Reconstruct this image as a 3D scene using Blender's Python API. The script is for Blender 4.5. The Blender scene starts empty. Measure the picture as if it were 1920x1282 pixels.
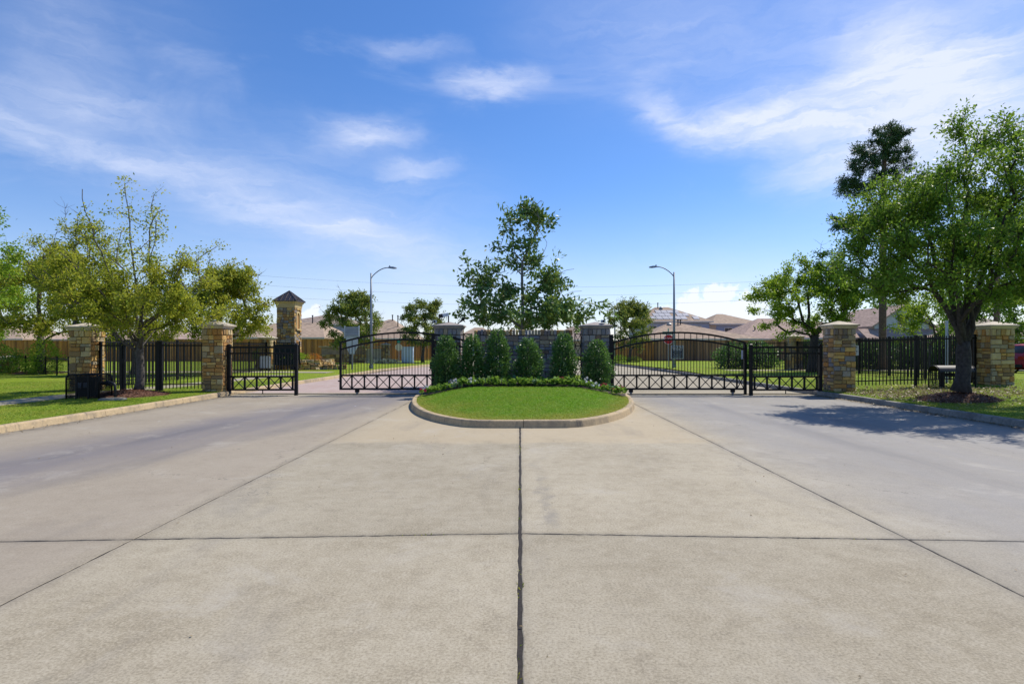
import bpy, math, random
import numpy as np
from mathutils import Vector

random.seed(7)
SC = bpy.context.scene
COL = SC.collection
R = math.radians
PI = math.pi

# ------------------------------------------------------------------ camera, sky, sun
F = 1067.0                      # focal length in photo pixels
EYE = 1.6
HX, HY = 975.0, 651.0           # vanishing point in the photo


def at(px, py, d):
    """point seen at photo pixel (px, py) at distance d along the view"""
    return Vector(((px - HX) / F * d, d, EYE - (py - HY) / F * d))


cam = bpy.data.cameras.new('camera')
cam.sensor_width = 36.0
cam.lens = 36.0 * F / 1920.0
cam.shift_x = -15.0 / 1920.0
cam.shift_y = 10.0 / 1920.0
cam.clip_start = 0.05
cam.clip_end = 3000
camo = bpy.data.objects.new('camera', cam)
camo.location = (0, 0, EYE)
camo.rotation_euler = (PI / 2, 0, 0)
COL.objects.link(camo)
SC.camera = camo

SUN_AZ, SUN_EL = 50.0, 52.0     # azimuth to the right of straight ahead
sun = bpy.data.lights.new('sun', 'SUN')
sun.energy = 3.7
sun.angle = R(0.53)
sun.color = (1.0, 0.93, 0.82)
suno = bpy.data.objects.new('sun', sun)
sd = Vector((math.sin(R(SUN_AZ)) * math.cos(R(SUN_EL)), math.cos(R(SUN_AZ)) * math.cos(R(SUN_EL)), math.sin(R(SUN_EL))))
suno.rotation_euler = sd.to_track_quat('Z', 'Y').to_euler()
suno.location = (40, 30, 60)
COL.objects.link(suno)

SC.view_settings.view_transform = 'Standard'
SC.view_settings.look = 'None'
SC.view_settings.exposure = 0.58
SC.view_settings.gamma = 1.0
SC.view_settings.use_curve_mapping = False


class NT:
    """small helper for writing node trees"""

    def __init__(self, tree):
        self.t = tree
        self.n = tree.nodes
        self.n.clear()

    def new(self, typ, **kw):
        nd = self.n.new(typ)
        for k, v in kw.items():
            setattr(nd, k, v)
        return nd

    def put(self, sock, v):
        if v is None:
            return
        if isinstance(v, bpy.types.NodeSocket):
            self.t.links.new(v, sock)
        else:
            if isinstance(v, (tuple, list)) and len(v) == 3 and sock.type == 'RGBA':
                v = (*v, 1.0)
            sock.default_value = v

    def m(self, op, a, b=None, c=None, clamp=False):
        nd = self.new('ShaderNodeMath', operation=op, use_clamp=clamp)
        for i, v in enumerate((a, b, c)):
            self.put(nd.inputs[i], v)
        return nd.outputs[0]

    def v(self, op, a, b=None, scale=None):
        nd = self.new('ShaderNodeVectorMath', operation=op)
        self.put(nd.inputs[0], a)
        if b is not None:
            self.put(nd.inputs[1], b)
        if scale is not None:
            self.put(nd.inputs['Scale'], scale)
        return nd.outputs['Value'] if op in ('DOT_PRODUCT', 'LENGTH', 'DISTANCE') else nd.outputs['Vector']

    def mix(self, f, a, b, blend='MIX'):
        nd = self.new('ShaderNodeMix', data_type='RGBA', blend_type=blend)
        nd.clamp_factor = True
        self.put(nd.inputs[0], f)
        self.put(nd.inputs[6], a)
        self.put(nd.inputs[7], b)
        return nd.outputs[2]

    def noise(self, vec, scale, detail=4.0, rough=0.55, dist=0.0, out='Fac'):
        nd = self.new('ShaderNodeTexNoise')
        self.put(nd.inputs['Vector'], vec)
        nd.inputs['Scale'].default_value = scale
        nd.inputs['Detail'].default_value = detail
        nd.inputs['Roughness'].default_value = rough
        nd.inputs['Distortion'].default_value = dist
        return nd.outputs[out]

    def ramp(self, f, stops, interp='LINEAR'):
        nd = self.new('ShaderNodeValToRGB')
        cr = nd.color_ramp
        cr.interpolation = interp
        while len(cr.elements) < len(stops):
            cr.elements.new(0.5)
        for e, (p, c) in zip(cr.elements, stops):
            e.position = p
            e.color = (*c, 1.0) if len(c) == 3 else c
        self.put(nd.inputs[0], f)
        return nd.outputs[0]

    def mapr(self, f, a, b, c=0.0, d=1.0, smooth=False):
        nd = self.new('ShaderNodeMapRange')
        nd.interpolation_type = 'SMOOTHSTEP' if smooth else 'LINEAR'
        nd.clamp = True
        self.put(nd.inputs[0], f)
        for i, v in zip((1, 2, 3, 4), (a, b, c, d)):
            self.put(nd.inputs[i], v)
        return nd.outputs[0]

    def mapping(self, vec, scale=(1, 1, 1), rot=(0, 0, 0), loc=(0, 0, 0)):
        nd = self.new('ShaderNodeMapping')
        self.put(nd.inputs[0], vec)
        nd.inputs['Location'].default_value = loc
        nd.inputs['Rotation'].default_value = rot
        nd.inputs['Scale'].default_value = scale
        return nd.outputs[0]

    def sep(self, vec):
        nd = self.new('ShaderNodeSeparateXYZ')
        self.put(nd.inputs[0], vec)
        return nd.outputs

    def comb(self, x, y, z):
        nd = self.new('ShaderNodeCombineXYZ')
        for i, v in enumerate((x, y, z)):
            self.put(nd.inputs[i], v)
        return nd.outputs[0]

    def bump(self, h, strength, dist=0.02):
        nd = self.new('ShaderNodeBump')
        nd.inputs['Strength'].default_value = strength
        nd.inputs['Distance'].default_value = dist
        self.put(nd.inputs['Height'], h)
        return nd.outputs[0]


# ---- sky: physical sky with streaks of cirrus laid out by direction
world = bpy.data.worlds.new('World')
SC.world = world
world.use_nodes = True
w = NT(world.node_tree)
sky = w.new('ShaderNodeTexSky', sky_type='NISHITA')
sky.sun_disc = False
sky.sun_elevation = R(SUN_EL)
sky.sun_rotation = R(SUN_AZ)
sky.air_density = 1.0
sky.dust_density = 0.25
sky.ozone_density = 3.0
sky.altitude = 20
hs = w.new('ShaderNodeHueSaturation')
hs.inputs['Saturation'].default_value = 1.30
hs.inputs['Value'].default_value = 1.0
w.t.links.new(sky.outputs[0], hs.inputs['Color'])
skyc = w.mix(1.0, hs.outputs[0], (0.93, 0.885, 1.03), 'MULTIPLY')
geo = w.new('ShaderNodeTexCoord')
D3 = w.v('NORMALIZE', geo.outputs['Generated'])
dx, dy, dz = w.sep(D3)
az = w.m('ARCTAN2', dx, dy)
el = w.m('ARCSINE', dz)
A2 = w.comb(az, el, 0.0)
# warp so that the streaks fray along the wind
wn = w.noise(w.mapping(A2, scale=(4, 9, 1)), 1.0, 5, 0.6, 0.6, 'Color')
wv = w.v('SCALE', w.v('SUBTRACT', wn, (0.5, 0.5, 0.5)), scale=0.075)
wn2 = w.noise(w.mapping(A2, scale=(16, 42, 1), rot=(0, 0, R(8))), 1.0, 5, 0.65, 0.4, 'Color')
wv2 = w.v('SCALE', w.v('SUBTRACT', wn2, (0.5, 0.5, 0.5)), scale=0.035)
A2w = w.v('ADD', w.v('ADD', A2, wv2), w.v('MULTIPLY', wv, (1.2, 0.9, 0)))
fib = w.noise(w.mapping(A2w, scale=(6, 34, 1), rot=(0, 0, R(10))), 1.0, 6, 0.62, 0.8)
fibs = w.mapr(fib, 0.28, 0.68, 0.50, 1.18)


def dirpx(px, py):
    t = (px - HX) / F
    e = (HY - py) / F
    return math.atan(t), math.atan(e * math.cos(math.atan(t)))


STREAKS = [(-120, 190, 330, 330, 18, .46), (300, 320, 880, 500, 32, .40), (-80, 160, 265, 205, 26, .26),
           (-50, 60, 230, 40, 110, .20), (835, 155, 1015, 158, 15, .60), (610, 256, 780, 246, 21, .56),
           (725, 318, 845, 314, 15, .42), (1195, 190, 1330, 242, 20, .48), (1300, 240, 1520, 208, 28, .72),
           (1490, 205, 1800, 110, 52, .80), (1560, 40, 1800, 120, 44, .40), (1560, 290, 2050, 235, 60, .86),
           (1430, 328, 1660, 300, 20, .34), (1040, 40, 1560, 60, 80, .24), (700, 92, 880, 95, 12, .24),
           (250, 290, 860, 420, 85, .24), (1750, 20, 2100, 150, 90, .36), (500, 560, 1100, 560, 60, .22), (1200, 560, 1500, 540, 60, .2)]
tot = None
for (x0, y0, x1, y1, wd, st) in STREAKS:
    a0, e0 = dirpx(x0, y0)
    a1, e1 = dirpx(x1, y1)
    ln2 = (a1 - a0) ** 2 + (e1 - e0) ** 2
    rel = w.v('SUBTRACT', A2w, (a0, e0, 0))
    tt = w.m('MULTIPLY', w.v('DOT_PRODUCT', rel, (a1 - a0, e1 - e0, 0)), 1.0 / ln2, clamp=True)
    dv = w.v('SUBTRACT', rel, w.v('SCALE', (a1 - a0, e1 - e0, 0), scale=tt))
    dl = w.m('DIVIDE', w.v('LENGTH', dv), wd / F)
    g = w.m('EXPONENT', w.m('MULTIPLY', w.m('MULTIPLY', dl, dl), -0.7))
    taper = w.m('ADD', w.m('MULTIPLY', w.m('SINE', w.m('MULTIPLY', tt, PI)), 0.6), 0.4)
    g = w.m('MULTIPLY', w.m('MULTIPLY', g, taper), st)
    tot = g if tot is None else w.m('ADD', tot, g)
tot = w.m('MULTIPLY', tot, fibs)
# thin cirrus over the rest of the dome
cir = w.noise(w.mapping(D3, scale=(2.2, 5.0, 6.0), rot=(0, 0, R(25))), 1.0, 6, 0.6, 0.7)
tot = w.m('ADD', tot, w.mapr(cir, 0.52, 0.88, 0.0, 0.30, True))
# low cumulus heads near the horizon
cum = None
for (cx, cy, rr) in ((1350, 562, 36), (1298, 580, 36), (1395, 586, 46), (1330, 600, 46), (1262, 600, 28), (585, 600, 26),
                     (625, 612, 26), (560, 610, 20)):
    a0, e0 = dirpx(cx, cy)
    dn = w.m('DIVIDE', w.v('LENGTH', w.v('SUBTRACT', A2, (a0, e0, 0))), rr / F)
    g = w.m('SUBTRACT', 1.0, dn)
    cum = g if cum is None else w.m('MAXIMUM', cum, g)
cn = w.noise(A2, 48.0, 5, 0.6)
cum = w.m('ADD', cum, w.m('MULTIPLY', w.m('SUBTRACT', cn, 0.5), 2.2))
cumf = w.mapr(cum, 0.0, 0.35, 0.0, 0.85, True)
low = w.mapr(el, 0.0, 0.28, 0.24, 0.0, True)
tot = w.m('MINIMUM', w.m('ADD', w.m('ADD', tot, low), 0.035), 0.92)
withc = w.mix(tot, skyc, (5.7, 6.1, 7.3))
withc = w.mix(cumf, withc, (6.6, 6.9, 7.5))
bg = w.new('ShaderNodeBackground')
bg.inputs['Strength'].default_value = 0.10
w.t.links.new(withc, bg.inputs['Color'])
wo = w.new('ShaderNodeOutputWorld')
w.t.links.new(bg.outputs[0], wo.inputs['Surface'])


# ------------------------------------------------------------------ materials
def mat_new(name):
    m = bpy.data.materials.new(name)
    m.use_nodes = True
    t = NT(m.node_tree)
    b = t.new('ShaderNodeBsdfPrincipled')
    o = t.new('ShaderNodeOutputMaterial')
    t.t.links.new(b.outputs[0], o.inputs['Surface'])
    return m, t, b, o


def pos(t):
    return t.new('ShaderNodeNewGeometry').outputs['Position']


def simple(name, col, rough=0.6, metal=0.0, var=0.15, scale=6.0, spec=0.5, bump=0.0):
    m, t, b, o = mat_new(name)
    n = t.noise(pos(t), scale, 5, 0.6)
    c = t.mix(t.mapr(n, 0.3, 0.7), tuple(x * (1 - var) for x in col), tuple(min(1, x * (1 + var)) for x in col))
    t.put(b.inputs['Base Color'], c)
    b.inputs['Roughness'].default_value = rough
    b.inputs['Metallic'].default_value = metal
    b.inputs['Specular IOR Level'].default_value = spec
    if bump:
        t.put(b.inputs['Normal'], t.bump(t.noise(pos(t), scale * 6, 4, 0.6), bump, 0.01))
    return m


def island_random(t):
    return t.new('ShaderNodeNewGeometry').outputs['Random Per Island']


def leafmat(name, stops, trans=(0.30, 0.40, 0.05), tf=0.35, rough=0.42, clump=1.7, spec=0.08):
    m, t, b, o = mat_new(name)
    rnd = island_random(t)
    n = t.noise(pos(t), clump, 3, 0.6)
    f = t.m('ADD', t.m('MULTIPLY', rnd, 0.45), t.m('MULTIPLY', t.mapr(n, 0.34, 0.66), 0.55))
    c = t.ramp(f, stops)
    t.put(b.inputs['Base Color'], c)
    b.inputs['Roughness'].default_value = rough
    b.inputs['Specular IOR Level'].default_value = spec
    tr = t.new('ShaderNodeBsdfTranslucent')
    t.put(tr.inputs['Color'], t.mix(0.5, c, trans))
    mx = t.new('ShaderNodeMixShader')
    mx.inputs[0].default_value = tf
    t.t.links.new(b.outputs[0], mx.inputs[1])
    t.t.links.new(tr.outputs[0], mx.inputs[2])
    t.t.links.new(mx.outputs[0], o.inputs['Surface'])
    return m


def mat_concrete(name, lanes=True):
    m, t, b, o = mat_new(name)
    p = pos(t)
    x, y, z = t.sep(p)
    big = t.noise(p, 0.45, 6, 0.62)
    mid = t.noise(p, 2.6, 7, 0.68)
    blot = t.noise(p, 9, 6, 0.7)
    fine = t.noise(p, 60, 6, 0.75)
    grit = t.noise(p, 190, 3, 0.75)
    slabt = t.new('ShaderNodeObjectInfo').outputs['Random']
    c = t.mix(t.mapr(big, 0.36, 0.64), (0.262, 0.230, 0.170), (0.365, 0.330, 0.260))
    c = t.mix(t.mapr(mid, 0.40, 0.66, 0, 0.55), c, (0.365, 0.335, 0.275))
    c = t.mix(t.mapr(mid, 0.46, 0.28, 0, 0.55), c, (0.215, 0.190, 0.150))
    c = t.mix(t.mapr(blot, 0.50, 0.68, 0, 0.45), c, (0.415, 0.38, 0.315))
    c = t.mix(t.mapr(blot, 0.47, 0.30, 0, 0.50), c, (0.205, 0.182, 0.142))
    c = t.mix(t.mapr(fine, 0.48, 0.68, 0, 0.75), c, (0.44, 0.405, 0.335))
    c = t.mix(t.mapr(fine, 0.50, 0.32, 0, 0.75), c, (0.165, 0.145, 0.112))
    c = t.mix(t.mapr(grit, 0.58, 0.76, 0, 0.35), c, (0.13, 0.115, 0.095))
    c = t.mix(1.0, c, t.mix(slabt, (0.93, 0.915, 0.86), (1.07, 1.05, 0.985)), 'MULTIPLY')
    if lanes:
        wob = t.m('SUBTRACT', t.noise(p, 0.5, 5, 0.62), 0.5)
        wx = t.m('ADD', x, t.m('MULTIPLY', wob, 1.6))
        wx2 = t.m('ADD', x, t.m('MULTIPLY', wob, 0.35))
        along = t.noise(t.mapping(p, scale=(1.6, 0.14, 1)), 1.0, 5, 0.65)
        # entry lane: dusty middle, tyre-polished strip, its grey-violet tint painting in sky sheen
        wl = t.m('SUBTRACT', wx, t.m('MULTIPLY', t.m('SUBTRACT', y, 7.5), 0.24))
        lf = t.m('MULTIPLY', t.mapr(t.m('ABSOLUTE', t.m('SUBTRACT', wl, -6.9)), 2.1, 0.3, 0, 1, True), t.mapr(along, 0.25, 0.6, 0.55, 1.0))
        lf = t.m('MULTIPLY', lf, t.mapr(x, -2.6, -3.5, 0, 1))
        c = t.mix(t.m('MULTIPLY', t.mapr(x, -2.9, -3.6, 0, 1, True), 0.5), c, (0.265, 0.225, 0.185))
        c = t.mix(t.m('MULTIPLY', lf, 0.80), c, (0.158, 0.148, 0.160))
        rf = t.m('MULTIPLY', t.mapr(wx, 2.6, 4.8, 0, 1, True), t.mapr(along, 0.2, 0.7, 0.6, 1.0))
        c = t.mix(t.m('MULTIPLY', rf, 0.80), c, (0.212, 0.210, 0.216))  # right lane greyed too, bluish sky sheen put into the colour
        # paired tyre tracks along each lane
        for c0 in (-7.1, -5.4, 5.6, 7.3):
            tw = t.m('ADD', wx2, t.m('MULTIPLY', y, -0.24 if c0 < 0 else 0.05))
            k0 = c0 + (-0.24 if c0 < 0 else 0.05) * 7.5
            tr_ = t.mapr(t.m('ABSOLUTE', t.m('SUBTRACT', tw, k0)), 0.42, 0.05, 0, 1, True)
            c = t.mix(t.m('MULTIPLY', tr_, t.mapr(along, 0.42, 0.62, 0.06, 0.34)), c, (0.11, 0.108, 0.115))
        # washed sand in front of the island
        ws = t.m('ADD', y, t.m('MULTIPLY', t.m('SUBTRACT', t.noise(p, 1.3, 6, 0.65), 0.5), 1.0))
        sand = t.m('MULTIPLY', t.mapr(ws, 9.35, 9.75, 0, 1, True), t.mapr(t.m('ABSOLUTE', x), 3.8, 2.6, 0, 1, True))
        c = t.mix(t.m('MULTIPLY', sand, 0.62), c, (0.42, 0.345, 0.23))
        # darker blue-grey blotches by the track
        track_dark = t.m('MULTIPLY', t.mapr(t.m('ABSOLUTE', t.m('SUBTRACT', y, 18.6)), 1.0, 0.1, 0, 1, True), t.mapr(t.noise(t.mapping(p, scale=(0.4, 2, 1)), 1.6, 5, 0.65), 0.48, 0.60, 0, 1))
        c = t.mix(t.m('MULTIPLY', track_dark, 0.6), c, (0.085, 0.088, 0.10))
        # grime along the joints
        edge = t.m('MULTIPLY', t.mapr(t.m('ABSOLUTE', t.m('SUBTRACT', t.m('ABSOLUTE', x), 3.235)), 0.12, 0.0, 0, 0.45), t.mapr(mid, 0.35, 0.6))
        c = t.mix(edge, c, (0.13, 0.115, 0.095))
        cj = t.m('MULTIPLY', t.mapr(t.m('ABSOLUTE', x), 0.07, 0.0, 0, 0.6), t.mapr(blot, 0.35, 0.65))
        c = t.mix(cj, c, (0.12, 0.105, 0.085))
        yy = t.m('ADD', y, t.m('MULTIPLY', t.m('ABSOLUTE', x), 0.048))
        xj = t.m('MULTIPLY', t.mapr(t.m('ABSOLUTE', t.m('SUBTRACT', yy, 4.9)), 0.09, 0.0, 0, 0.55), t.mapr(blot, 0.35, 0.62))
        c = t.mix(xj, c, (0.12, 0.105, 0.085))
        gut = t.m('MULTIPLY', t.mapr(t.m('ABSOLUTE', t.m('ADD', x, -0.15)), 9.15, 9.75, 0, 1, True), t.mapr(mid, 0.36, 0.58, 0.15, 0.75))
        c = t.mix(gut, c, (0.12, 0.108, 0.09))
        # a dark dribble beside the middle joint
        db = t.m('MULTIPLY', t.mapr(t.m('ABSOLUTE', t.m('SUBTRACT', wx, 0.30)), 0.13, 0.02, 0, 1, True), t.m('MULTIPLY', t.mapr(y, 4.95, 5.2), t.mapr(y, 9.0, 6.5)))
        c = t.mix(t.m('MULTIPLY', t.m('MULTIPLY', db, t.mapr(mid, 0.42, 0.60)), 0.45), c, (0.15, 0.145, 0.14))
        # hairline cracks wandering over a few slabs
        vn = t.new('ShaderNodeTexVoronoi', feature='DISTANCE_TO_EDGE')
        t.put(vn.inputs['Vector'], t.v('ADD', p, t.v('SCALE', t.noise(p, 1.7, 5, 0.7, out='Color'), scale=0.8)))
        vn.inputs['Scale'].default_value = 0.22
        crack = t.m('MULTIPLY', t.mapr(vn.outputs['Distance'], 0.0016, 0.0005, 0, 1), t.mapr(big, 0.52, 0.58))
        c = t.mix(t.m('MULTIPLY', crack, 0.7), c, (0.08, 0.07, 0.06))
        # drips and gum
        for sc_, r0, am, col in ((0.9, 0.026, 0.65, (0.09, 0.09, 0.10)), (2.3, 0.022, 0.5, (0.12, 0.11, 0.10)), (0.55, 0.020, 0.7, (0.55, 0.58, 0.62))):
            vor = t.new('ShaderNodeTexVoronoi')
            t.put(vor.inputs['Vector'], t.v('ADD', p, (sc_ * 3, 1.3, 0)))
            vor.inputs['Scale'].default_value = sc_
            spot = t.mapr(t.m('ADD', vor.outputs['Distance'], t.m('MULTIPLY', t.m('SUBTRACT', fine, 0.5), 0.02)), r0, r0 * 0.6, 0, 1)
            c = t.mix(t.m('MULTIPLY', spot, am), c, col)
        # oil and rubber clouds
        oil = t.mapr(t.noise(t.mapping(p, scale=(1.0, 0.35, 1)), 0.8, 6, 0.68, 0.4), 0.55, 0.72, 0, 0.38)
        c = t.mix(oil, c, (0.165, 0.155, 0.145))
        pale = t.mapr(t.noise(p, 0.9, 7, 0.7, 0.5), 0.56, 0.68, 0, 0.35)
        c = t.mix(pale, c, (0.41, 0.385, 0.335))
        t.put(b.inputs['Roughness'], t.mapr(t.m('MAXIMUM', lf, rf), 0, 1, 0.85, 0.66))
    else:
        b.inputs['Roughness'].default_value = 0.85
    t.put(b.inputs['Base Color'], c)
    # broom finish: fine lines along the drive
    lines = t.noise(t.mapping(p, scale=(140, 1.2, 1)), 1.0, 3, 0.6)
    hgt = t.m('ADD', t.m('MULTIPLY', fine, 0.5), t.m('ADD', t.m('MULTIPLY', lines, 0.45), t.m('MULTIPLY', grit, 0.5)))
    t.put(b.inputs['Normal'], t.bump(hgt, 0.28, 0.004))
    b.inputs['Specular IOR Level'].default_value = 0.18
    return m


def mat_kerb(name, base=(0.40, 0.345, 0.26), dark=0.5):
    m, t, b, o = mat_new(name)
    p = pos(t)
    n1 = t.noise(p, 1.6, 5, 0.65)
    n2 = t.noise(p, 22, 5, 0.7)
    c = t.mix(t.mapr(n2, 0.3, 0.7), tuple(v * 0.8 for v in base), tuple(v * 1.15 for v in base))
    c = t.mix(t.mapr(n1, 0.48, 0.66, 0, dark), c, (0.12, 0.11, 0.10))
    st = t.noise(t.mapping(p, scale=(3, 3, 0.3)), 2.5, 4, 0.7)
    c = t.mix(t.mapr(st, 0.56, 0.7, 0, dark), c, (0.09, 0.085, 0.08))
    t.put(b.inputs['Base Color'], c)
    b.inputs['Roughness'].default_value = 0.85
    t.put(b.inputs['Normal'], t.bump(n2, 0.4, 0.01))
    return m


def island_rim(t, p):
    """0 inside the island lawn, rising to 1 in its thin dry margin by the kerb"""
    x, y, z = t.sep(p)
    ex = t.m('DIVIDE', t.m('SUBTRACT', x, 0.07), 3.36)
    ey = t.m('DIVIDE', t.m('SUBTRACT', 19.3, y), 8.25)
    e = t.m('ADD', t.m('MULTIPLY', ex, ex), t.m('MULTIPLY', ey, ey))
    e = t.m('ADD', e, t.m('MULTIPLY', t.m('SUBTRACT', t.noise(p, 1.6, 6, 0.7), 0.5), 0.75))
    return t.mapr(e, 0.60, 1.05, 0, 1, True)


def mat_grass(name, a, bcol, dry, dryamt=0.4, scale=1.0, rim=False):
    m, t, b, o = mat_new(name)
    p = pos(t)
    n1 = t.noise(p, 0.5 * scale, 5, 0.6)
    n2 = t.noise(p, 6 * scale, 5, 0.7)
    n3 = t.noise(t.mapping(p, scale=(60, 40, 60)), 1.0, 3, 0.7)
    c = t.mix(t.mapr(n2, 0.3, 0.7), a, bcol)
    c = t.mix(t.mapr(n1, 0.48, 0.68, 0, dryamt), c, dry)
    if rim:
        c = t.mix(t.m('MULTIPLY', island_rim(t, p), 0.75), c, dry)
    c = t.mix(t.mapr(n3, 0.4, 0.75, 0, 0.6), c, tuple(v * 0.45 for v in a))
    t.put(b.inputs['Base Color'], c)
    b.inputs['Roughness'].default_value = 0.9
    b.inputs['Specular IOR Level'].default_value = 0.1
    t.put(b.inputs['Normal'], t.bump(t.m('ADD', n3, n2), 0.9, 0.04))
    return m


def mat_blade(name, stops, dry, dryamt=0.5, rim=False):
    m, t, b, o = mat_new(name)
    p = pos(t)
    rnd = island_random(t)
    c = t.ramp(rnd, stops)
    n1 = t.noise(p, 0.7, 5, 0.65)
    n2 = t.noise(p, 5.0, 4, 0.65)
    c = t.mix(t.mapr(t.m('ADD', t.m('MULTIPLY', n1, 0.6), t.m('MULTIPLY', n2, 0.4)), 0.46, 0.62, 0, dryamt), c, dry)
    if rim:
        c = t.mix(t.m('MULTIPLY', island_rim(t, p), 0.75), c, dry)
    t.put(b.inputs['Base Color'], c)
    b.inputs['Roughness'].default_value = 0.6
    b.inputs['Specular IOR Level'].default_value = 0.25
    tr = t.new('ShaderNodeBsdfTranslucent')
    t.put(tr.inputs['Color'], c)
    mx = t.new('ShaderNodeMixShader')
    mx.inputs[0].default_value = 0.4
    t.t.links.new(b.outputs[0], mx.inputs[1])
    t.t.links.new(tr.outputs[0], mx.inputs[2])
    t.t.links.new(mx.outputs[0], o.inputs['Surface'])
    return m


def mat_stone(name, palette):
    m, t, b, o = mat_new(name)
    oi = t.new('ShaderNodeObjectInfo')
    k = len(palette)
    base = t.ramp(oi.outputs['Random'], [(i / k, c) for i, c in enumerate(palette)], 'CONSTANT')
    p = pos(t)
    n1 = t.noise(p, 9, 6, 0.65)
    n2 = t.noise(p, 45, 5, 0.7)
    c = t.mix(t.mapr(n1, 0.35, 0.70, 0, 0.7), base, t.mix(0.6, base, (0.33, 0.20, 0.10)))
    c = t.mix(t.mapr(n2, 0.52, 0.75, 0, 0.6), c, t.mix(0.7, base, (0.03, 0.025, 0.02)))
    c = t.mix(t.mapr(n2, 0.45, 0.25, 0, 0.35), c, (0.45, 0.40, 0.32))
    t.put(b.inputs['Base Color'], c)
    b.inputs['Roughness'].default_value = 0.88
    b.inputs['Specular IOR Level'].default_value = 0.25
    t.put(b.inputs['Normal'], t.bump(t.m('ADD', n1, t.m('MULTIPLY', n2, 0.5)), 0.7, 0.025))
    return m


def mat_wood(name, cols, grey=0.4):
    m, t, b, o = mat_new(name)
    p = pos(t)
    rnd = island_random(t)
    base = t.ramp(rnd, [(i / (len(cols) - 1), c) for i, c in enumerate(cols)])
    g = t.noise(t.mapping(p, scale=(14, 14, 0.8)), 1.0, 4, 0.6)
    n = t.noise(p, 0.8, 4, 0.6)
    c = t.mix(t.mapr(g, 0.4, 0.7, 0, 0.5), base, (0.10, 0.065, 0.04))
    c = t.mix(t.mapr(n, 0.5, 0.7, 0, grey), c, (0.20, 0.17, 0.14))
    gx = t.noise(t.mapping(p, scale=(2.6, 2.6, 0.08)), 1.0, 4, 0.7)
    c = t.mix(t.mapr(gx, 0.56, 0.36, 0, 0.75), c, (0.09, 0.05, 0.03))
    t.put(b.inputs['Base Color'], c)
    b.inputs['Roughness'].default_value = 0.85
    b.inputs['Specular IOR Level'].default_value = 0.2
    return m


def mat_shingle(name, col):
    m, t, b, o = mat_new(name)
    p = pos(t)
    x, y, z = t.sep(p)
    row = t.m('FLOOR', t.m('MULTIPLY', z, 11.0))
    cell = t.new('ShaderNodeTexWhiteNoise', noise_dimensions='3D')
    t.put(cell.inputs['Vector'], t.comb(t.m('FLOOR', t.m('ADD', t.m('MULTIPLY', x, 3.2), t.m('MULTIPLY', row, 0.37))),
                                        t.m('FLOOR', t.m('MULTIPLY', y, 3.2)), row))
    n = t.noise(p, 0.7, 5, 0.65)
    c = t.mix(cell.outputs['Value'], tuple(v * 0.78 for v in col), tuple(v * 1.2 for v in col))
    c = t.mix(t.mapr(n, 0.42, 0.72, 0, 0.35), c, tuple(v * 0.6 for v in col))
    t.put(b.inputs['Base Color'], c)
    b.inputs['Roughness'].default_value = 0.9
    b.inputs['Specular IOR Level'].default_value = 0.2
    return m


def mat_siding(name, col, pitch=0.18):
    m, t, b, o = mat_new(name)
    p = pos(t)
    x, y, z = t.sep(p)
    fr = t.m('FRACT', t.m('DIVIDE', z, pitch))
    n = t.noise(p, 1.3, 4, 0.6)
    c = t.mix(t.mapr(n, 0.3, 0.7), tuple(v * 0.9 for v in col), tuple(v * 1.08 for v in col))
    t.put(b.inputs['Base Color'], c)
    b.inputs['Roughness'].default_value = 0.6
    t.put(b.inputs['Normal'], t.bump(fr, 0.8, 0.02))
    return m


def mat_pavers(name):
    m, t, b, o = mat_new(name)
    p = pos(t)
    br = t.new('ShaderNodeTexBrick')
    t.put(br.inputs['Vector'], p)
    br.inputs['Color1'].default_value = (0.34, 0.235, 0.195, 1)
    br.inputs['Color2'].default_value = (0.42, 0.32, 0.28, 1)
    br.inputs['Mortar'].default_value = (0.24, 0.20, 0.18, 1)
    br.inputs['Scale'].default_value = 1.0
    br.inputs['Brick Width'].default_value = 0.22
    br.inputs['Row Height'].default_value = 0.11
    br.inputs['Mortar Size'].default_value = 0.008
    n = t.noise(p, 0.7, 5, 0.6)
    c = t.mix(t.mapr(n, 0.35, 0.7, 0, 0.5), br.outputs['Color'], (0.42, 0.36, 0.33))
    t.put(b.inputs['Base Color'], c)
    b.inputs['Roughness'].default_value = 0.85
    t.put(b.inputs['Normal'], t.bump(br.outputs['Fac'], -0.3, 0.01))
    return m


M = {}
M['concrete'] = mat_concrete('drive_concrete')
M['walk'] = mat_concrete('walk_concrete', lanes=False)
M['filler'] = simple('joint_filler', (0.022, 0.018, 0.015), 0.95, var=0.5, scale=40)
M['kerb'] = mat_kerb('kerb_concrete', (0.44, 0.335, 0.195), 0.55)
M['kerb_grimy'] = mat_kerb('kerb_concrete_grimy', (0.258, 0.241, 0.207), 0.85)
M['lawn'] = mat_grass('lawn_turf', (0.165, 0.255, 0.016), (0.25, 0.33, 0.026), (0.38, 0.32, 0.07), 0.5)
M['island_turf'] = mat_grass('island_turf', (0.102, 0.228, 0.012), (0.150, 0.282, 0.019), (0.288, 0.264, 0.048), 0.35, rim=True)
M['earth'] = mat_grass('far_grass', (0.120, 0.168, 0.036), (0.168, 0.216, 0.048), (0.288, 0.252, 0.108), 0.6)
M['blade'] = mat_blade('lawn_blade', [(0, (0.120, 0.228, 0.014)), (0.5, (0.216, 0.348, 0.026)), (1, (0.336, 0.432, 0.060))], (0.456, 0.360, 0.096), 0.55)
M['blade_island'] = mat_blade('island_blade', [(0, (0.102, 0.252, 0.010)), (0.5, (0.168, 0.348, 0.014)), (1, (0.264, 0.432, 0.036))], (0.408, 0.372, 0.066), 0.45, rim=True)
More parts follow.
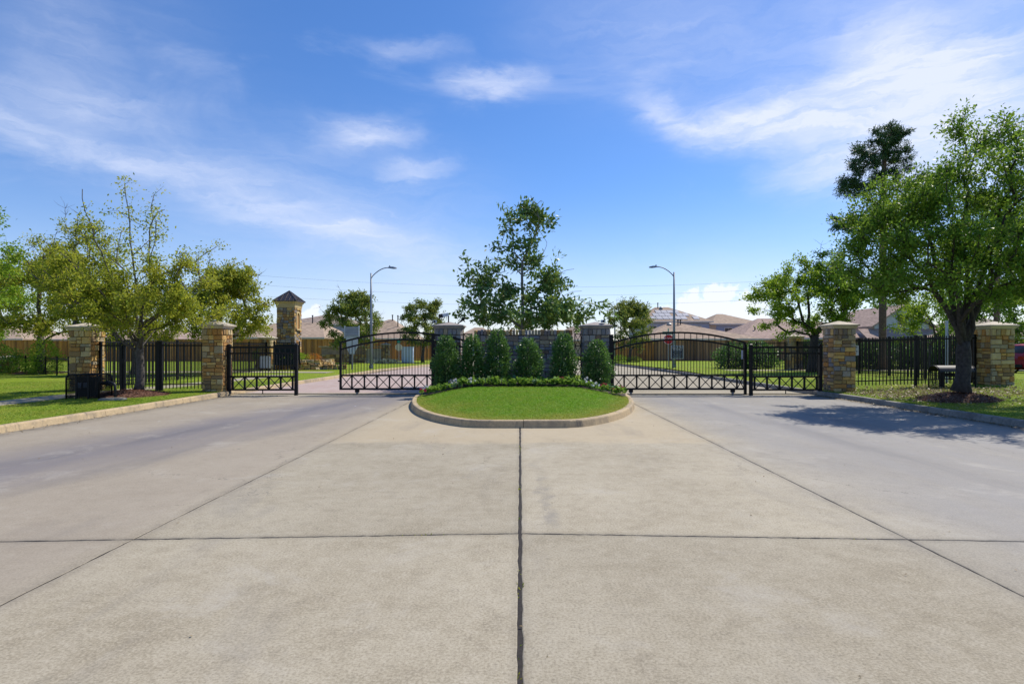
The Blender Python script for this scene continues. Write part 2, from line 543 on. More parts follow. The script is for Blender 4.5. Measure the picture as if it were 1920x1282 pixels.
M['litter'] = leafmat('dry_leaf', [(0, (0.14, 0.10, 0.055)), (0.5, (0.26, 0.20, 0.12)), (1, (0.40, 0.34, 0.24))], (0.5, 0.4, 0.2), 0.15)
M['mulch'] = simple('bark_mulch', (0.13, 0.062, 0.038), 0.95, var=0.6, scale=25, bump=0.9)
M['chip'] = leafmat('mulch_chip', [(0, (0.06, 0.028, 0.02)), (0.5, (0.15, 0.065, 0.04)), (1, (0.27, 0.15, 0.10))], (0.2, .1, .05), 0.02)
M['soil'] = simple('bed_soil', (0.035, 0.024, 0.018), 0.95, var=0.5, scale=20, bump=0.8)
M['steel'] = simple('black_paint', (0.006, 0.006, 0.008), 0.5, var=0.3, scale=9, spec=0.22)
M['steel_dull'] = simple('black_paint_dull', (0.014, 0.016, 0.020), 0.55, var=0.3, scale=9, spec=0.4)
M['mesh'] = simple('dark_screen', (0.014, 0.026, 0.034), 0.8, var=0.3, scale=3, spec=0.2)
TAN = [(0.581, 0.364, 0.116), (0.393, 0.215, 0.072), (0.523, 0.417, 0.233), (0.435, 0.283, 0.097), (0.668, 0.457, 0.165), (0.233, 0.162, 0.087), (0.479, 0.242, 0.068), (0.364, 0.316, 0.213), (0.611, 0.484, 0.252), (0.320, 0.202, 0.087)]
GREY = [(0.293, 0.275, 0.268), (0.207, 0.226, 0.256), (0.293, 0.220, 0.159), (0.366, 0.342, 0.305), (0.171, 0.159, 0.159), (0.439, 0.354, 0.220), (0.268, 0.275, 0.287), (0.232, 0.159, 0.110), (0.366, 0.329, 0.317), (0.244, 0.226, 0.201)]
MIXED = TAN[:8] + GREY[1:5]
M['stone_tan'] = mat_stone('stone_tan', TAN)
M['stone_grey'] = mat_stone('stone_grey', GREY)
M['stone_mixed'] = mat_stone('stone_mixed', MIXED)
M['mortar'] = simple('mortar', (0.17, 0.145, 0.11), 0.95, var=0.3, scale=15)
M['mortar_dark'] = simple('mortar_dark', (0.085, 0.08, 0.078), 0.95, var=0.3, scale=15)
M['cap'] = mat_kerb('cast_cap', (0.515, 0.448, 0.336), 0.35)
M['cap_grey'] = mat_kerb('cast_cap_grey', (0.34, 0.30, 0.27), 0.4)
M['stucco'] = simple('stucco', (0.50, 0.38, 0.19), 0.9, var=0.1, bump=0.2)
M['niche'] = simple('niche_stucco', (0.42, 0.22, 0.08), 0.9, var=0.1)
M['metal_roof'] = simple('metal_roof', (0.10, 0.085, 0.08), 0.35, 0.6, var=0.12)
M['galv'] = simple('galvanised', (0.20, 0.23, 0.26), 0.5, 0.3, var=0.12)
M['pole'] = simple('pole_paint', (0.20, 0.24, 0.29), 0.5, 0.2, var=0.1)
M['sign_back'] = simple('sign_back', (0.46, 0.51, 0.60), 0.5, 0.2, var=0.06)
M['sign_back_grey'] = simple('sign_back_grey', (0.26, 0.29, 0.37), 0.5, 0.2, var=0.06)
M['white'] = simple('white_paint', (0.75, 0.76, 0.78), 0.5, var=0.05)
M['cream'] = simple('cream_paint', (0.60, 0.53, 0.42), 0.6, var=0.06)
M['red'] = simple('sign_red', (0.55, 0.02, 0.025), 0.4, var=0.08)
M['green_sign'] = simple('sign_green', (0.02, 0.28, 0.20), 0.4, var=0.08)
M['sign_dark'] = simple('sign_dark', (0.010, 0.018, 0.05), 0.45, var=0.1)
M['cabinet'] = simple('cabinet_paint', (0.42, 0.52, 0.66), 0.5, var=0.05)
M['wire'] = simple('wire', (0.22, 0.26, 0.32), 0.6)
M['camera_white'] = simple('camera_white', (0.55, 0.60, 0.66), 0.4)
M['cedar'] = mat_wood('cedar_boards_sunlit_tone', [(0.50, 0.20, 0.05), (0.60, 0.26, 0.07), (0.42, 0.16, 0.045), (0.66, 0.32, 0.10)], 0.0)  # brightened orange stands in for sunlight on the far right fence
M['cedar_old'] = mat_wood('weathered_boards', [(0.40, 0.20, 0.11), (0.50, 0.27, 0.16), (0.30, 0.145, 0.08), (0.58, 0.33, 0.20)], 0.15)
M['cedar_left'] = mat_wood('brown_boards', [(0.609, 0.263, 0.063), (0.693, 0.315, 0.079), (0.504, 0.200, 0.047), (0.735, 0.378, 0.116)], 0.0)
M['shingle'] = mat_shingle('shingle_tan', (0.35, 0.265, 0.195))
M['shingle_brown'] = mat_shingle('shingle_brown', (0.280, 0.224, 0.185))
M['shingle_pink'] = mat_shingle('shingle_pink', (0.37, 0.27, 0.22))
M['siding'] = mat_siding('blue_siding', (0.28, 0.33, 0.45))
M['siding_white'] = mat_siding('pale_siding', (0.50, 0.54, 0.62))
M['brickwall'] = mat_siding('tan_wall', (0.52, 0.40, 0.29), 0.09)
M['trim'] = simple('trim_paint', (0.58, 0.55, 0.50), 0.6, var=0.05)
M['glass'] = simple('window_glass', (0.03, 0.04, 0.05), 0.08, var=0.1)
M['solar'] = simple('solar_glass', (0.34, 0.335, 0.34), 0.4, 0.1, var=0.15, scale=2)
M['pavers'] = mat_pavers('brick_pavers')
M['car_red'] = simple('car_red', (0.33, 0.012, 0.03), 0.25, 0.1, var=0.03)
M['rubber'] = simple('rubber', (0.015, 0.015, 0.016), 0.8)
M['chrome'] = simple('chrome', (0.5, 0.5, 0.52), 0.25, 0.9)
M['lamp_red'] = simple('tail_lamp', (0.35, 0.01, 0.01), 0.2)
M['bark'] = simple('bark_grey', (0.085, 0.073, 0.066), 0.95, var=0.5, scale=14, bump=0.9)
M['bark_dark'] = simple('bark_dark', (0.05, 0.042, 0.038), 0.95, var=0.5, scale=14, bump=0.9)
M['bark_pale'] = simple('bark_pale', (0.17, 0.17, 0.155), 0.9, var=0.4, scale=14, bump=0.6)
M['bark_pine'] = simple('bark_pine', (0.15, 0.10, 0.075), 0.95, var=0.5, scale=10, bump=0.9)
M['leaf_olive'] = leafmat('leaf_olive', [(0.0, (0.065, 0.120, 0.016)), (0.30, (0.15, 0.22, 0.024)), (0.6, (0.28, 0.31, 0.035)), (1.0, (0.40, 0.36, 0.05))], (0.62, 0.64, 0.06), 0.46)
M['leaf_yellow'] = leafmat('leaf_yellow', [(0.0, (0.066, 0.123, 0.020)), (0.4, (0.215, 0.281, 0.036)), (0.7, (0.345, 0.360, 0.044)), (1.0, (0.360, 0.286, 0.048))], (0.55, 0.55, 0.06), 0.42)
M['leaf_oak'] = leafmat('leaf_oak', [(0.0, (0.043, 0.106, 0.017)), (0.4, (0.106, 0.223, 0.026)), (0.75, (0.184, 0.302, 0.037)), (1.0, (0.288, 0.302, 0.054))], (0.34, 0.50, 0.05), 0.36)
M['leaf_spring'] = leafmat('leaf_spring', [(0.0, (0.064, 0.145, 0.016)), (0.5, (0.177, 0.306, 0.029)), (1.0, (0.277, 0.340, 0.038))], (0.45, 0.60, 0.05), 0.42)
M['leaf_mid'] = leafmat('leaf_mid', [(0.0, (0.070, 0.134, 0.039)), (0.5, (0.180, 0.264, 0.060)), (1.0, (0.338, 0.320, 0.062))], (0.40, 0.40, 0.06), 0.32)
M['leaf_magnolia'] = leafmat('leaf_magnolia', [(0.0, (0.040, 0.101, 0.037)), (0.55, (0.101, 0.216, 0.058)), (0.85, (0.220, 0.330, 0.068)), (1.0, (0.330, 0.254, 0.076))], (0.30, 0.38, 0.05), 0.24, rough=0.42, spec=0.3)
M['leaf_holly'] = leafmat('leaf_holly', [(0.0, (0.019, 0.066, 0.022)), (0.55, (0.060, 0.162, 0.043)), (1.0, (0.173, 0.288, 0.067))], (0.26, 0.45, 0.08), 0.28, rough=0.38, clump=3.0, spec=0.35)
M['leaf_pine'] = leafmat('leaf_pine', [(0.0, (0.022, 0.055, 0.035)), (0.6, (0.055, 0.12, 0.055)), (1.0, (0.13, 0.20, 0.08))], (0.14, 0.24, 0.07), 0.2)
M['leaf_bed'] = leafmat('leaf_bed', [(0.0, (0.04, 0.11, 0.022)), (0.6, (0.12, 0.25, 0.035)), (1.0, (0.25, 0.37, 0.07))], (0.4, 0.6, 0.08), 0.32, clump=4.0)
M['leaf_kale'] = leafmat('leaf_kale', [(0.0, (0.04, 0.11, 0.06)), (0.6, (0.14, 0.25, 0.13)), (1.0, (0.34, 0.44, 0.26))], (0.4, 0.55, 0.2), 0.25, clump=4.0)
M['petal_white'] = leafmat('petal_white', [(0.0, (0.6, 0.6, 0.62)), (1.0, (0.8, 0.8, 0.8))], (0.8, 0.8, 0.8), 0.3)
M['petal_red'] = leafmat('petal_red', [(0.0, (0.16, 0.01, 0.04)), (0.6, (0.40, 0.03, 0.09)), (1.0, (0.5, 0.12, 0.2))], (0.6, 0.05, 0.1), 0.3)
M['petal_orange'] = leafmat('petal_orange', [(0.0, (0.5, 0.14, 0.02)), (1.0, (0.6, 0.3, 0.05))], (0.7, 0.3, 0.05), 0.3)
M['leaf_silver'] = leafmat('leaf_silver', [(0.0, (0.12, 0.17, 0.13)), (1.0, (0.36, 0.42, 0.38))], (0.4, 0.5, 0.4), 0.2)

# ------------------------------------------------------------------ object helpers
WL = {}                          # world position of every object built here


def put_props(o, label=None, cat=None, group=None, kind=None):
    for k, v in (('label', label), ('category', cat), ('group', group), ('kind', kind)):
        if v:
            o[k] = v
    return o


def thing(name, loc, label, cat, group=None, kind=None):
    o = bpy.data.objects.new(name, None)
    o.empty_display_size = 0.3
    o.location = loc
    COL.objects.link(o)
    WL[o.name] = Vector(loc)
    return put_props(o, label, cat, group, kind)


def link_mesh(name, me, parent=None, wloc=(0, 0, 0), rot=None, scale=None, kind=None, label=None, cat=None, group=None):
    o = bpy.data.objects.new(name, me)
    wl = Vector(wloc)
    if parent is not None:
        o.parent = parent
        o.location = wl - WL[parent.name]
    else:
        o.location = wl
    if rot is not None:
        o.rotation_euler = rot
    if scale is not None:
        o.scale = scale
    COL.objects.link(o)
    WL[o.name] = wl
    return put_props(o, label, cat, group, kind)


def np_mesh(name, verts, faces, mat, smooth=False):
    """verts (n,3), faces (m,k) with one k"""
    verts = np.asarray(verts, dtype=np.float32)
    faces = np.asarray(faces, dtype=np.int32)
    me = bpy.data.meshes.new(name)
    me.vertices.add(len(verts))
    me.vertices.foreach_set('co', verts.ravel())
    k = faces.shape[1]
    me.loops.add(faces.size)
    me.loops.foreach_set('vertex_index', faces.ravel())
    me.polygons.add(len(faces))
    me.polygons.foreach_set('loop_start', np.arange(0, faces.size, k, dtype=np.int32))
    me.polygons.foreach_set('loop_total', np.full(len(faces), k, dtype=np.int32))
    if smooth:
        me.polygons.foreach_set('use_smooth', np.ones(len(faces), dtype=bool))
    me.update(calc_edges=True)
    me.materials.append(mat)
    return me


class MB:
    """collects shapes given in world coordinates"""

    def __init__(self):
        self.vs = []
        self.fs = []

    def add(self, vs, fs):
        n = len(self.vs)
        self.vs += [tuple(v) for v in vs]
        self.fs += [tuple(i + n for i in f) for f in fs]
        return self

    def box(self, x0, x1, y0, y1, z0, z1):
        vs = [(x, y, z) for z in (z0, z1) for y in (y0, y1) for x in (x0, x1)]
        return self.add(vs, [(0, 2, 3, 1), (4, 5, 7, 6), (0, 1, 5, 4), (2, 6, 7, 3), (0, 4, 6, 2), (1, 3, 7, 5)])

    def beam(self, p0, p1, wd, ht, up=(0, 0, 1)):
        p0, p1 = Vector(p0), Vector(p1)
        d = (p1 - p0).normalized()
        u = Vector(up)
        if abs(d.dot(u)) > 0.98:
            u = Vector((0, 1, 0))
        s = d.cross(u).normalized()
        u = s.cross(d).normalized()
        vs = []
        for p in (p0, p1):
            for a, b in ((-1, -1), (1, -1), (1, 1), (-1, 1)):
                vs.append(p + s * a * wd / 2 + u * b * ht / 2)
        return self.add(vs, [(3, 2, 1, 0), (4, 5, 6, 7), (0, 1, 5, 4), (1, 2, 6, 5), (2, 3, 7, 6), (3, 0, 4, 7)])

    def strip(self, pts, wd, ht):
        """bent bar: vertical size ht, depth wd (along y-normal of the path)"""
        pts = [Vector(p) for p in pts]
        vs = []
        n = len(pts)
        for i, p in enumerate(pts):
            d = (pts[min(i + 1, n - 1)] - pts[max(i - 1, 0)]).normalized()
            s = d.cross(Vector((0, 0, 1))).normalized()
            u = s.cross(d)
            for a, b in ((-1, -1), (1, -1), (1, 1), (-1, 1)):
                vs.append(p + s * a * wd / 2 + u * b * ht / 2)
        fs = [(3, 2, 1, 0), tuple(4 * (n - 1) + k for k in range(4))]
        for i in range(n - 1):
            for k in range(4):
                fs.append((4 * i + k, 4 * i + (k + 1) % 4, 4 * i + 4 + (k + 1) % 4, 4 * i + 4 + k))
        return self.add(vs, fs)

    def tube(self, pts, rad, n=8):
        pts = [Vector(p) for p in pts]
        m = len(pts)
        rs = rad if isinstance(rad, (list, tuple)) else [rad] * m
        vs = []
        prev = None
        for i, p in enumerate(pts):
            d = (pts[min(i + 1, m - 1)] - pts[max(i - 1, 0)]).normalized()
            if prev is None:
                a = d.orthogonal().normalized()
            else:
                a = (prev - d * prev.dot(d))
                a = a.normalized() if a.length > 1e-6 else d.orthogonal().normalized()
            prev = a
            b = d.cross(a)
            for k in range(n):
                t = 2 * PI * k / n
                vs.append(p + (a * math.cos(t) + b * math.sin(t)) * rs[i])
        fs = [tuple(range(n - 1, -1, -1)), tuple((m - 1) * n + k for k in range(n))]
        for i in range(m - 1):
            for k in range(n):
                fs.append((i * n + k, i * n + (k + 1) % n, (i + 1) * n + (k + 1) % n, (i + 1) * n + k))
        return self.add(vs, fs)

    def frustum(self, cx, cy, hx0, hy0, z0, hx1, hy1, z1):
        vs = []
        for hx, hy, z in ((hx0, hy0, z0), (hx1, hy1, z1)):
            vs += [(cx - hx, cy - hy, z), (cx + hx, cy - hy, z), (cx + hx, cy + hy, z), (cx - hx, cy + hy, z)]
        return self.add(vs, [(3, 2, 1, 0), (4, 5, 6, 7), (0, 1, 5, 4), (1, 2, 6, 5), (2, 3, 7, 6), (3, 0, 4, 7)])

    def prism(self, poly, axis, a, b):
        """poly of 2-D points extruded along an axis ('x': (y,z), 'y': (x,z), 'z': (x,y))"""
        n = len(poly)
        vs = []
        for e in (a, b):
            for (u, v) in poly:
                vs.append({'x': (e, u, v), 'y': (u, e, v), 'z': (u, v, e)}[axis])
        fs = [tuple(range(n)), tuple(range(2 * n - 1, n - 1, -1))]
        for k in range(n):
            fs.append((k, n + k, n + (k + 1) % n, (k + 1) % n))
        return self.add(vs, fs)

    def build(self, name, mat, parent=None, smooth=False, **kw):
        a = np.array(self.vs, dtype=np.float64)
        lo, hi = a.min(0), a.max(0)
        c = Vector(((lo[0] + hi[0]) / 2, (lo[1] + hi[1]) / 2, lo[2]))
        me = bpy.data.meshes.new(name)
        me.from_pydata([(v[0] - c.x, v[1] - c.y, v[2] - c.z) for v in self.vs], [], self.fs)
        me.materials.append(mat)
        if smooth:
            me.shade_smooth()
        me.update()
        return link_mesh(name, me, parent, c, **kw)


def fix_normals(o):
    import bmesh
    bm = bmesh.new()
    bm.from_mesh(o.data)
    bmesh.ops.recalc_face_normals(bm, faces=bm.faces)
    bm.to_mesh(o.data)
    bm.free()


def lerp(a, b, t):
    return a + (b - a) * t


def smooth01(t):
    t = min(1.0, max(0.0, t))
    return t * t * (3 - 2 * t)


# ------------------------------------------------------------------ ground, road, kerbs, lawns
def edge_left(y):
    return float(np.interp(y, [-10, 20, 38, 50, 62, 130], [-9.65, -9.65, -9.25, -7.6, -6.6, -6.6]))


def edge_right(y):
    return float(np.interp(y, [-10, 17, 20, 38, 50, 62, 130], [9.95, 10.0, 9.85, 9.5, 8.4, 7.2, 7.2]))


def lawn_z(x, y):
    if x < 0:
        return 0.135 + 0.03 * smooth01((-x - 10) / 6)
    g = 0.135 + 0.20 * smooth01((x - 10.2) / 4.5) + 0.05 * smooth01((x - 14) / 3)
    return lerp(g, 0.2, smooth01((y - 24) / 10))


mb = MB()
N = 24
mb.add([(-600, -60, -0.08), (600, -60, -0.08), (600, 900, -0.08), (-600, 900, -0.08)], [(0, 1, 2, 3)])
mb.build('ground', M['earth'], kind='structure')

# road base with the joint filler, slabs as pieces on top
ys = [-8, 0, 10, 20, 26, 32, 38, 44, 50, 56, 62, 80, 110]
vs, fs = [], []
for i, y in enumerate(ys):
    vs += [(edge_left(y) - 0.05, y, -0.005), (edge_right(y) + 0.05, y, -0.005)]
    if i:
        k = 2 * i
        fs.append((k - 2, k - 1, k + 1, k))
road = MB().add(vs, fs).build('road', M['filler'], kind='structure')


def slab(poly, mat, name='concrete_slab'):
    """one slab: its top sheet at z = 0 with a rounded-down arris"""
    c = Vector((sum(p[0] for p in poly) / len(poly), sum(p[1] for p in poly) / len(poly)))
    n = len(poly)
    top = [(p[0] + (0.006 if p[0] < c.x else -0.006), p[1] + (0.006 if p[1] < c.y else -0.006), 0.0) for p in poly]
    vs = top + [(p[0], p[1], -0.003) for p in poly] + [(p[0], p[1], -0.03) for p in poly]
    fs = [tuple(range(n))]
    for a in (0, n):
        for k in range(n):
            fs.append((a + k, a + n + k, a + n + (k + 1) % n, a + (k + 1) % n))
    o = MB().add(vs, fs).build(name, mat, road)
    fix_normals(o)
    return o


def jag(x0, y0, x1, y1, g, n=14, amp=0.003):
    """edge of a joint, a little uneven"""
    out = []
    for i in range(n + 1):
        t = i / n
        out.append((lerp(x0, x1, t) + random.uniform(-amp, amp) + (g if abs(y1 - y0) > abs(x1 - x0) else 0),
                    lerp(y0, y1, t) + random.uniform(-amp, amp) + (0 if abs(y1 - y0) > abs(x1 - x0) else g)))
    return out


def yj(x):                       # the cross joint bows back towards both kerbs
    return 4.90 - 0.048 * abs(x)


XL = [-9.7, -3.23, 0.0, 3.24, 10.05]
GAP = {0: 0.006, 1: 0.007, 2: 0.015, 3: 0.007, 4: 0.006}
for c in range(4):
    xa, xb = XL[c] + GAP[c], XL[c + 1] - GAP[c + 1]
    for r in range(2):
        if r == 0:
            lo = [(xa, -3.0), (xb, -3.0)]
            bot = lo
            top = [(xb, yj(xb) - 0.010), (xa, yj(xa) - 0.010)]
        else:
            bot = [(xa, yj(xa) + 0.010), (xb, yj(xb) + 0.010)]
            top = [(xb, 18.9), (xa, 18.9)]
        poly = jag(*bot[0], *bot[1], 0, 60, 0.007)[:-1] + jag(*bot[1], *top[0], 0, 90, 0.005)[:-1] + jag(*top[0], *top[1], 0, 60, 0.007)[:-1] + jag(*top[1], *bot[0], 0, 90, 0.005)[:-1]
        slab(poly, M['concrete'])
# apron strip under the gates, then pavers and slabs beyond
for xa, xb in ((-9.66, -3.3), (3.5, 9.9)):
    slab([(xa, 18.915), (xb, 18.915), (xb, 20.0), (xa, 20.0)], M['walk'])
slab([(-3.29, 18.915), (3.49, 18.915), (3.49, 30), (-3.29, 30)], M['walk'])
slab([(edge_left(20), 20.012), (-3.3, 20.012), (-3.3, 33), (edge_left(33), 33)], M['pavers'], 'paver_field')
slab([(3.5, 20.012), (edge_right(20), 20.012), (edge_right(33), 33), (3.5, 33)], M['walk'])
for y0, y1 in ((33.012, 45), (45.012, 62), (62.012, 110)):
    for s in (0, 1):
        if s == 0:
            poly = [(edge_left(y0), y0), (-0.006, y0), (-0.006, y1), (edge_left(y1), y1)]
        else:
            poly = [(0.006, y0), (edge_right(y0), y0), (edge_right(y1), y1), (0.006, y1)]
        slab(poly, M['pavers'] if s == 0 and y1 < 46 else M['walk'], 'paver_field' if s == 0 and y1 < 46 else 'concrete_slab')
# short slabs closing the middle between y 30 and 33
slab([(-3.29, 30.012), (3.49, 30.012), (3.49, 33), (-3.29, 33)], M['walk'])
# gate tracks: steel rail let into the apron
for xa, xb in ((-9.6, -3.4), (3.6, 9.8)):
    MB().box(xa, xb, 19.385, 19.415, 0.001, 0.022).build('gate_track', M['steel'], road)


def kerb_run(name, path, side, mat, seg=3.0, h=0.14, wdt=0.16, label=None):
    """kerb along a path; side = +1 when the raised ground lies to the left of the path"""
    root = thing(name, (path[0][0], path[0][1], 0), label, None, kind='structure')
    P = [Vector((p[0], p[1], 0)) for p in path]
    cum = [0]
    for a, b in zip(P, P[1:]):
        cum.append(cum[-1] + (b - a).length)
    L = cum[-1]

    def pt(s):
        s = min(max(s, 0), L)
        x = np.interp(s, cum, [p.x for p in P])
        y = np.interp(s, cum, [p.y for p in P])
        return Vector((x, y, 0))
    n = max(1, round(L / seg))
    prof = [(0, 0.0), (0.028, h * 0.80), (0.040, h * 0.93), (0.060, h), (wdt, h), (wdt + 0.01, -0.02)]
    for k in range(n):
        s0, s1 = L * k / n + 0.005, L * (k + 1) / n - 0.005
        m = max(2, int((s1 - s0) / 0.3) + 1)
        vs = []
        dz = random.uniform(-0.004, 0.004)
        for i in range(m):
            s = lerp(s0, s1, i / (m - 1))
            d = (pt(s + 0.05) - pt(s - 0.05)).normalized()
            nrm = Vector((-d.y, d.x, 0)) * side
            p = pt(s)
            for (o_, z_) in prof:
                q = p + nrm * o_
                vs.append((q.x, q.y, z_ + (dz if z_ > 0.02 else 0)))
        q = len(prof)
        fs = [tuple(range(q)), tuple((m - 1) * q + j for j in range(q))]
        for i in range(m - 1):
            for j in range(q):
                fs.append((i * q + j, i * q + (j + 1) % q, (i + 1) * q + (j + 1) % q, (i + 1) * q + j))
        o = MB().add(vs, fs).build('kerb_segment', mat, root)
        fix_normals(o)
    return root


kerb_run('kerb', [(edge_left(y), y) for y in np.arange(-2, 62.1, 1.0)], 1, M['kerb'])
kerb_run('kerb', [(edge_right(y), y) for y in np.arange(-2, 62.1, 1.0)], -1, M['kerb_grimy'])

# island outline: a long blunt nose
IC, IA, IB, IN = (0.07, 19.3), 3.36, 8.3, 2.15


def island_pt(t, inset=0.0):
    """t from -90 to 90 degrees around the nose, left to right"""
    s, c = math.sin(t), math.cos(t)
    a, b = IA - inset, IB - inset
    x = math.copysign(abs(s) ** (2 / IN), s) * a
    y = -(abs(c) ** (2 / IN)) * b
    lim = 8.02 - inset           # the tip of the nose is nearly straight
    if -y > lim - 0.12:
        y = -(lim - 0.12 + 0.12 * math.tanh((-y - lim + 0.12) / 0.16))
    return (IC[0] + x, IC[1] + y)


nose = [island_pt(R(a)) for a in np.linspace(-90, 90, 121)]
left_half = [(-3.29, 30.0), (-3.29, 25.0)] + nose[:61]
right_half = nose[60:] + [(3.43, 25.0), (3.43, 30.0)]
kr = kerb_run('island_kerb', left_half, 1, M['kerb'], 3.4, h=0.15)
kerb_run('island_kerb', right_half, 1, M['kerb'], 3.4, h=0.15)


def island_z(x, y):
    """mounded: .14 at the kerb, .40 around the planting"""
    e = ((abs(x - IC[0]) / IA) ** IN + (max(0, IC[1] - y) / IB) ** IN)
    ins = 1 - min(1, e) ** 0.5
    return 0.135 + 0.27 * smooth01(ins / 0.55)


# island turf mesh (polar grid) and bed behind it
def bed_front(x):                # y of the line where the turf meets the bed
    return 17.35 + 0.018 * (x - 0.1) ** 2 * -1.0 - 0.0


vs, fs = [], []
NA, NR = 72, 16
cxy = (0.07, 17.6)
for i in range(NA + 1):
    a = lerp(-90, 90, i / NA)
    ox, oy = island_pt(R(a), 0.155)
    for j in range(NR + 1):
        t = j / NR
        x, y = lerp(ox, cxy[0], t), lerp(oy, 19.3, t)
        vs.append((x, y, island_z(x, y)))
for i in range(NA):
    for j in range(NR):
        k = i * (NR + 1) + j
        fs.append((k, k + NR + 1, k + NR + 2, k + 1))
MB().add(vs, fs).build('island_lawn', M['island_turf'], kind='structure', smooth=True)
# planting bed: darker soil draped on the mound behind the turf
vs, fs = [], []
GX, GY = 40, 12
for j in range(GY + 1):
    for i in range(GX + 1):
        u = i / GX
        x = lerp(-3.12, 3.26, u)
        yf = 17.30 - 0.055 * (x - 0.1) ** 2
        y = lerp(yf, 22.2, j / GY)
        vs.append((x, y, (island_z(x, min(y, 19.3)) if y < 19.3 else island_z(x, 19.3)) + 0.008 + 0.02 * math.sin(x * 9) * math.sin(y * 7) * (0 < j < GY)))
for j in range(GY):
    for i in range(GX):
        k = j * (GX + 1) + i
        fs.append((k, k + 1, k + GX + 2, k + GX + 1))
MB().add(vs, fs).build('planting_bed', M['soil'], kind='structure', smooth=True)
vs, fs = [], []
MB().add([(-3.13, 22.1, 0.14), (3.27, 22.1, 0.14), (3.27, 30, 0.14), (-3.13, 30, 0.14)], [(0, 1, 2, 3)]).build('median_lawn', M['lawn'], kind='structure')


def lawn_sheet(name, side):
    xs = [0.165, 0.5, 1, 1.6, 2.4, 3.4, 4.6, 6, 8, 11, 16, 24, 40, 90]
    yy = list(np.arange(-4, 26, 1.0)) + list(np.arange(26, 62, 2.0)) + [62, 75, 95, 130]
    vs, fs = [], []
    for y in yy:
        e = edge_left(y) if side < 0 else edge_right(y)
        for d in xs:
            x = e + side * d
            b = 0.012 * math.sin(x * 1.9 + y * 0.7) * math.sin(y * 1.3) if d > 0.4 else 0
            vs.append((x, y, lawn_z(x, y) + b))
    k = len(xs)
    for i in range(len(yy) - 1):
        for j in range(k - 1):
            f = (i * k + j, i * k + j + 1, (i + 1) * k + j + 1, (i + 1) * k + j)
            fs.append(f if side > 0 else f[::-1])
    return MB().add(vs, fs).build(name, M['lawn'], kind='structure', smooth=True)


lawn_sheet('lawn', -1)
lawn_sheet('lawn', 1)


def path_strip(pts, wd, zoff=0.016, name='path', mat=None):
    """concrete walk draped on the lawn, one slab per leg of 1.5 m"""
    root = thing(name, (*pts[0], lawn_z(*pts[0])), None, None, kind='structure')
    for (a, b) in zip(pts, pts[1:]):
        a, b = Vector(a), Vector(b)
        L = (b - a).length
        d = (b - a) / L
        nrm = Vector((-d.y, d.x))
        n = max(1, round(L / 1.5))
        for k in range(n):
            p, q = a + d * (L * k / n + 0.006), a + d * (L * (k + 1) / n - 0.006)
            cs = [p - nrm * wd / 2, p + nrm * wd / 2, q + nrm * wd / 2, q - nrm * wd / 2]
            vs = [(c.x, c.y, lawn_z(c.x, c.y) + zoff) for c in cs] + [(c.x, c.y, lawn_z(c.x, c.y) - 0.06) for c in cs]
            o = MB().add(vs, [(0, 1, 2, 3), (7, 6, 5, 4), (0, 4, 5, 1), (1, 5, 6, 2), (2, 6, 7, 3), (3, 7, 4, 0)]).build('path_slab', mat or M['walk'], root)
            fix_normals(o)


path_strip([(-13.4, -2), (-13.4, 18.0), (-12.9, 21.0), (-12.4, 29.5)], 1.0, name='sidewalk')
path_strip([(-11.0, 33.0), (-34.0, 33.0)], 1.5, name='sidewalk')
path_strip([(12.5, 34.5), (34.0, 34.5)], 1.4, name='sidewalk')

# ------------------------------------------------------------------ stone work
STONES = {}


def stone_mesh(i, matkey):
    """unit stone: front at y=-1 with an uneven dressed face, back at y=0"""
    key = (i, matkey)
    if key in STONES:
        return STONES[key]
    rnd = random.Random(100 + i)
    g = [-0.5, -0.40, 0.02, 0.41, 0.5]
    vs, fs = [], []
    n = len(g)
    for r, z in enumerate(g):
        for c, x in enumerate(g):
            edge = r in (0, n - 1) or c in (0, n - 1)
            y = -0.62 + rnd.uniform(-0.05, 0.05) if edge else -0.86 + rnd.uniform(-0.16, 0.14)
            jx = rnd.uniform(-0.018, 0.018) if edge else rnd.uniform(-0.05, 0.05)
            jz = rnd.uniform(-0.03, 0.02) if edge else rnd.uniform(-0.05, 0.05)
            vs.append((x + jx, y, z + jz))
    for r in range(n - 1):
        for c in range(n - 1):
            k = r * n + c
            fs.append((k, k + 1, k + n + 1, k + n))
    ring = [c for c in range(n)] + [r * n + n - 1 for r in range(1, n)] + [(n - 1) * n + c for c in range(n - 2, -1, -1)] + [r * n for r in range(n - 2, 0, -1)]
    b0 = len(vs)
    for k in ring:
        vs.append((vs[k][0], 0.0, vs[k][2]))
    for a in range(len(ring)):
        b = (a + 1) % len(ring)
        fs.append((ring[b], ring[a], b0 + a, b0 + b))
    me = bpy.data.meshes.new('stone')
    me.from_pydata(vs, [], fs)
    me.materials.append(M[matkey])
    STONES[key] = me
    return me


def ashlar(wd, ht, rnd, amax=0.075, rowh=None):
    """split a face into stones: list of (x0, x1, z0, z1)"""
    out = []

    def cut(x0, x1, z0, z1, depth=0):
        w_, h_ = x1 - x0, z1 - z0
        if (w_ * h_ < amax * rnd.uniform(0.4, 1.5) and w_ < h_ * 3.6 and h_ < w_ * 1.25) or (w_ < 0.14 and h_ < 0.2):
            out.append((x0, x1, z0, z1))
            return
        if w_ > h_ * rnd.uniform(1.3, 2.1):
            f = rnd.uniform(0.33, 0.67)
            cut(x0, x0 + w_ * f, z0, z1, depth + 1)
            cut(x0 + w_ * f, x1, z0, z1, depth + 1)
        else:
            f = rnd.uniform(0.36, 0.64)
            cut(x0, x1, z0, z0 + h_ * f, depth + 1)
            cut(x0, x1, z0 + h_ * f, z1, depth + 1)
    cut(0, wd, 0, ht)
    return out


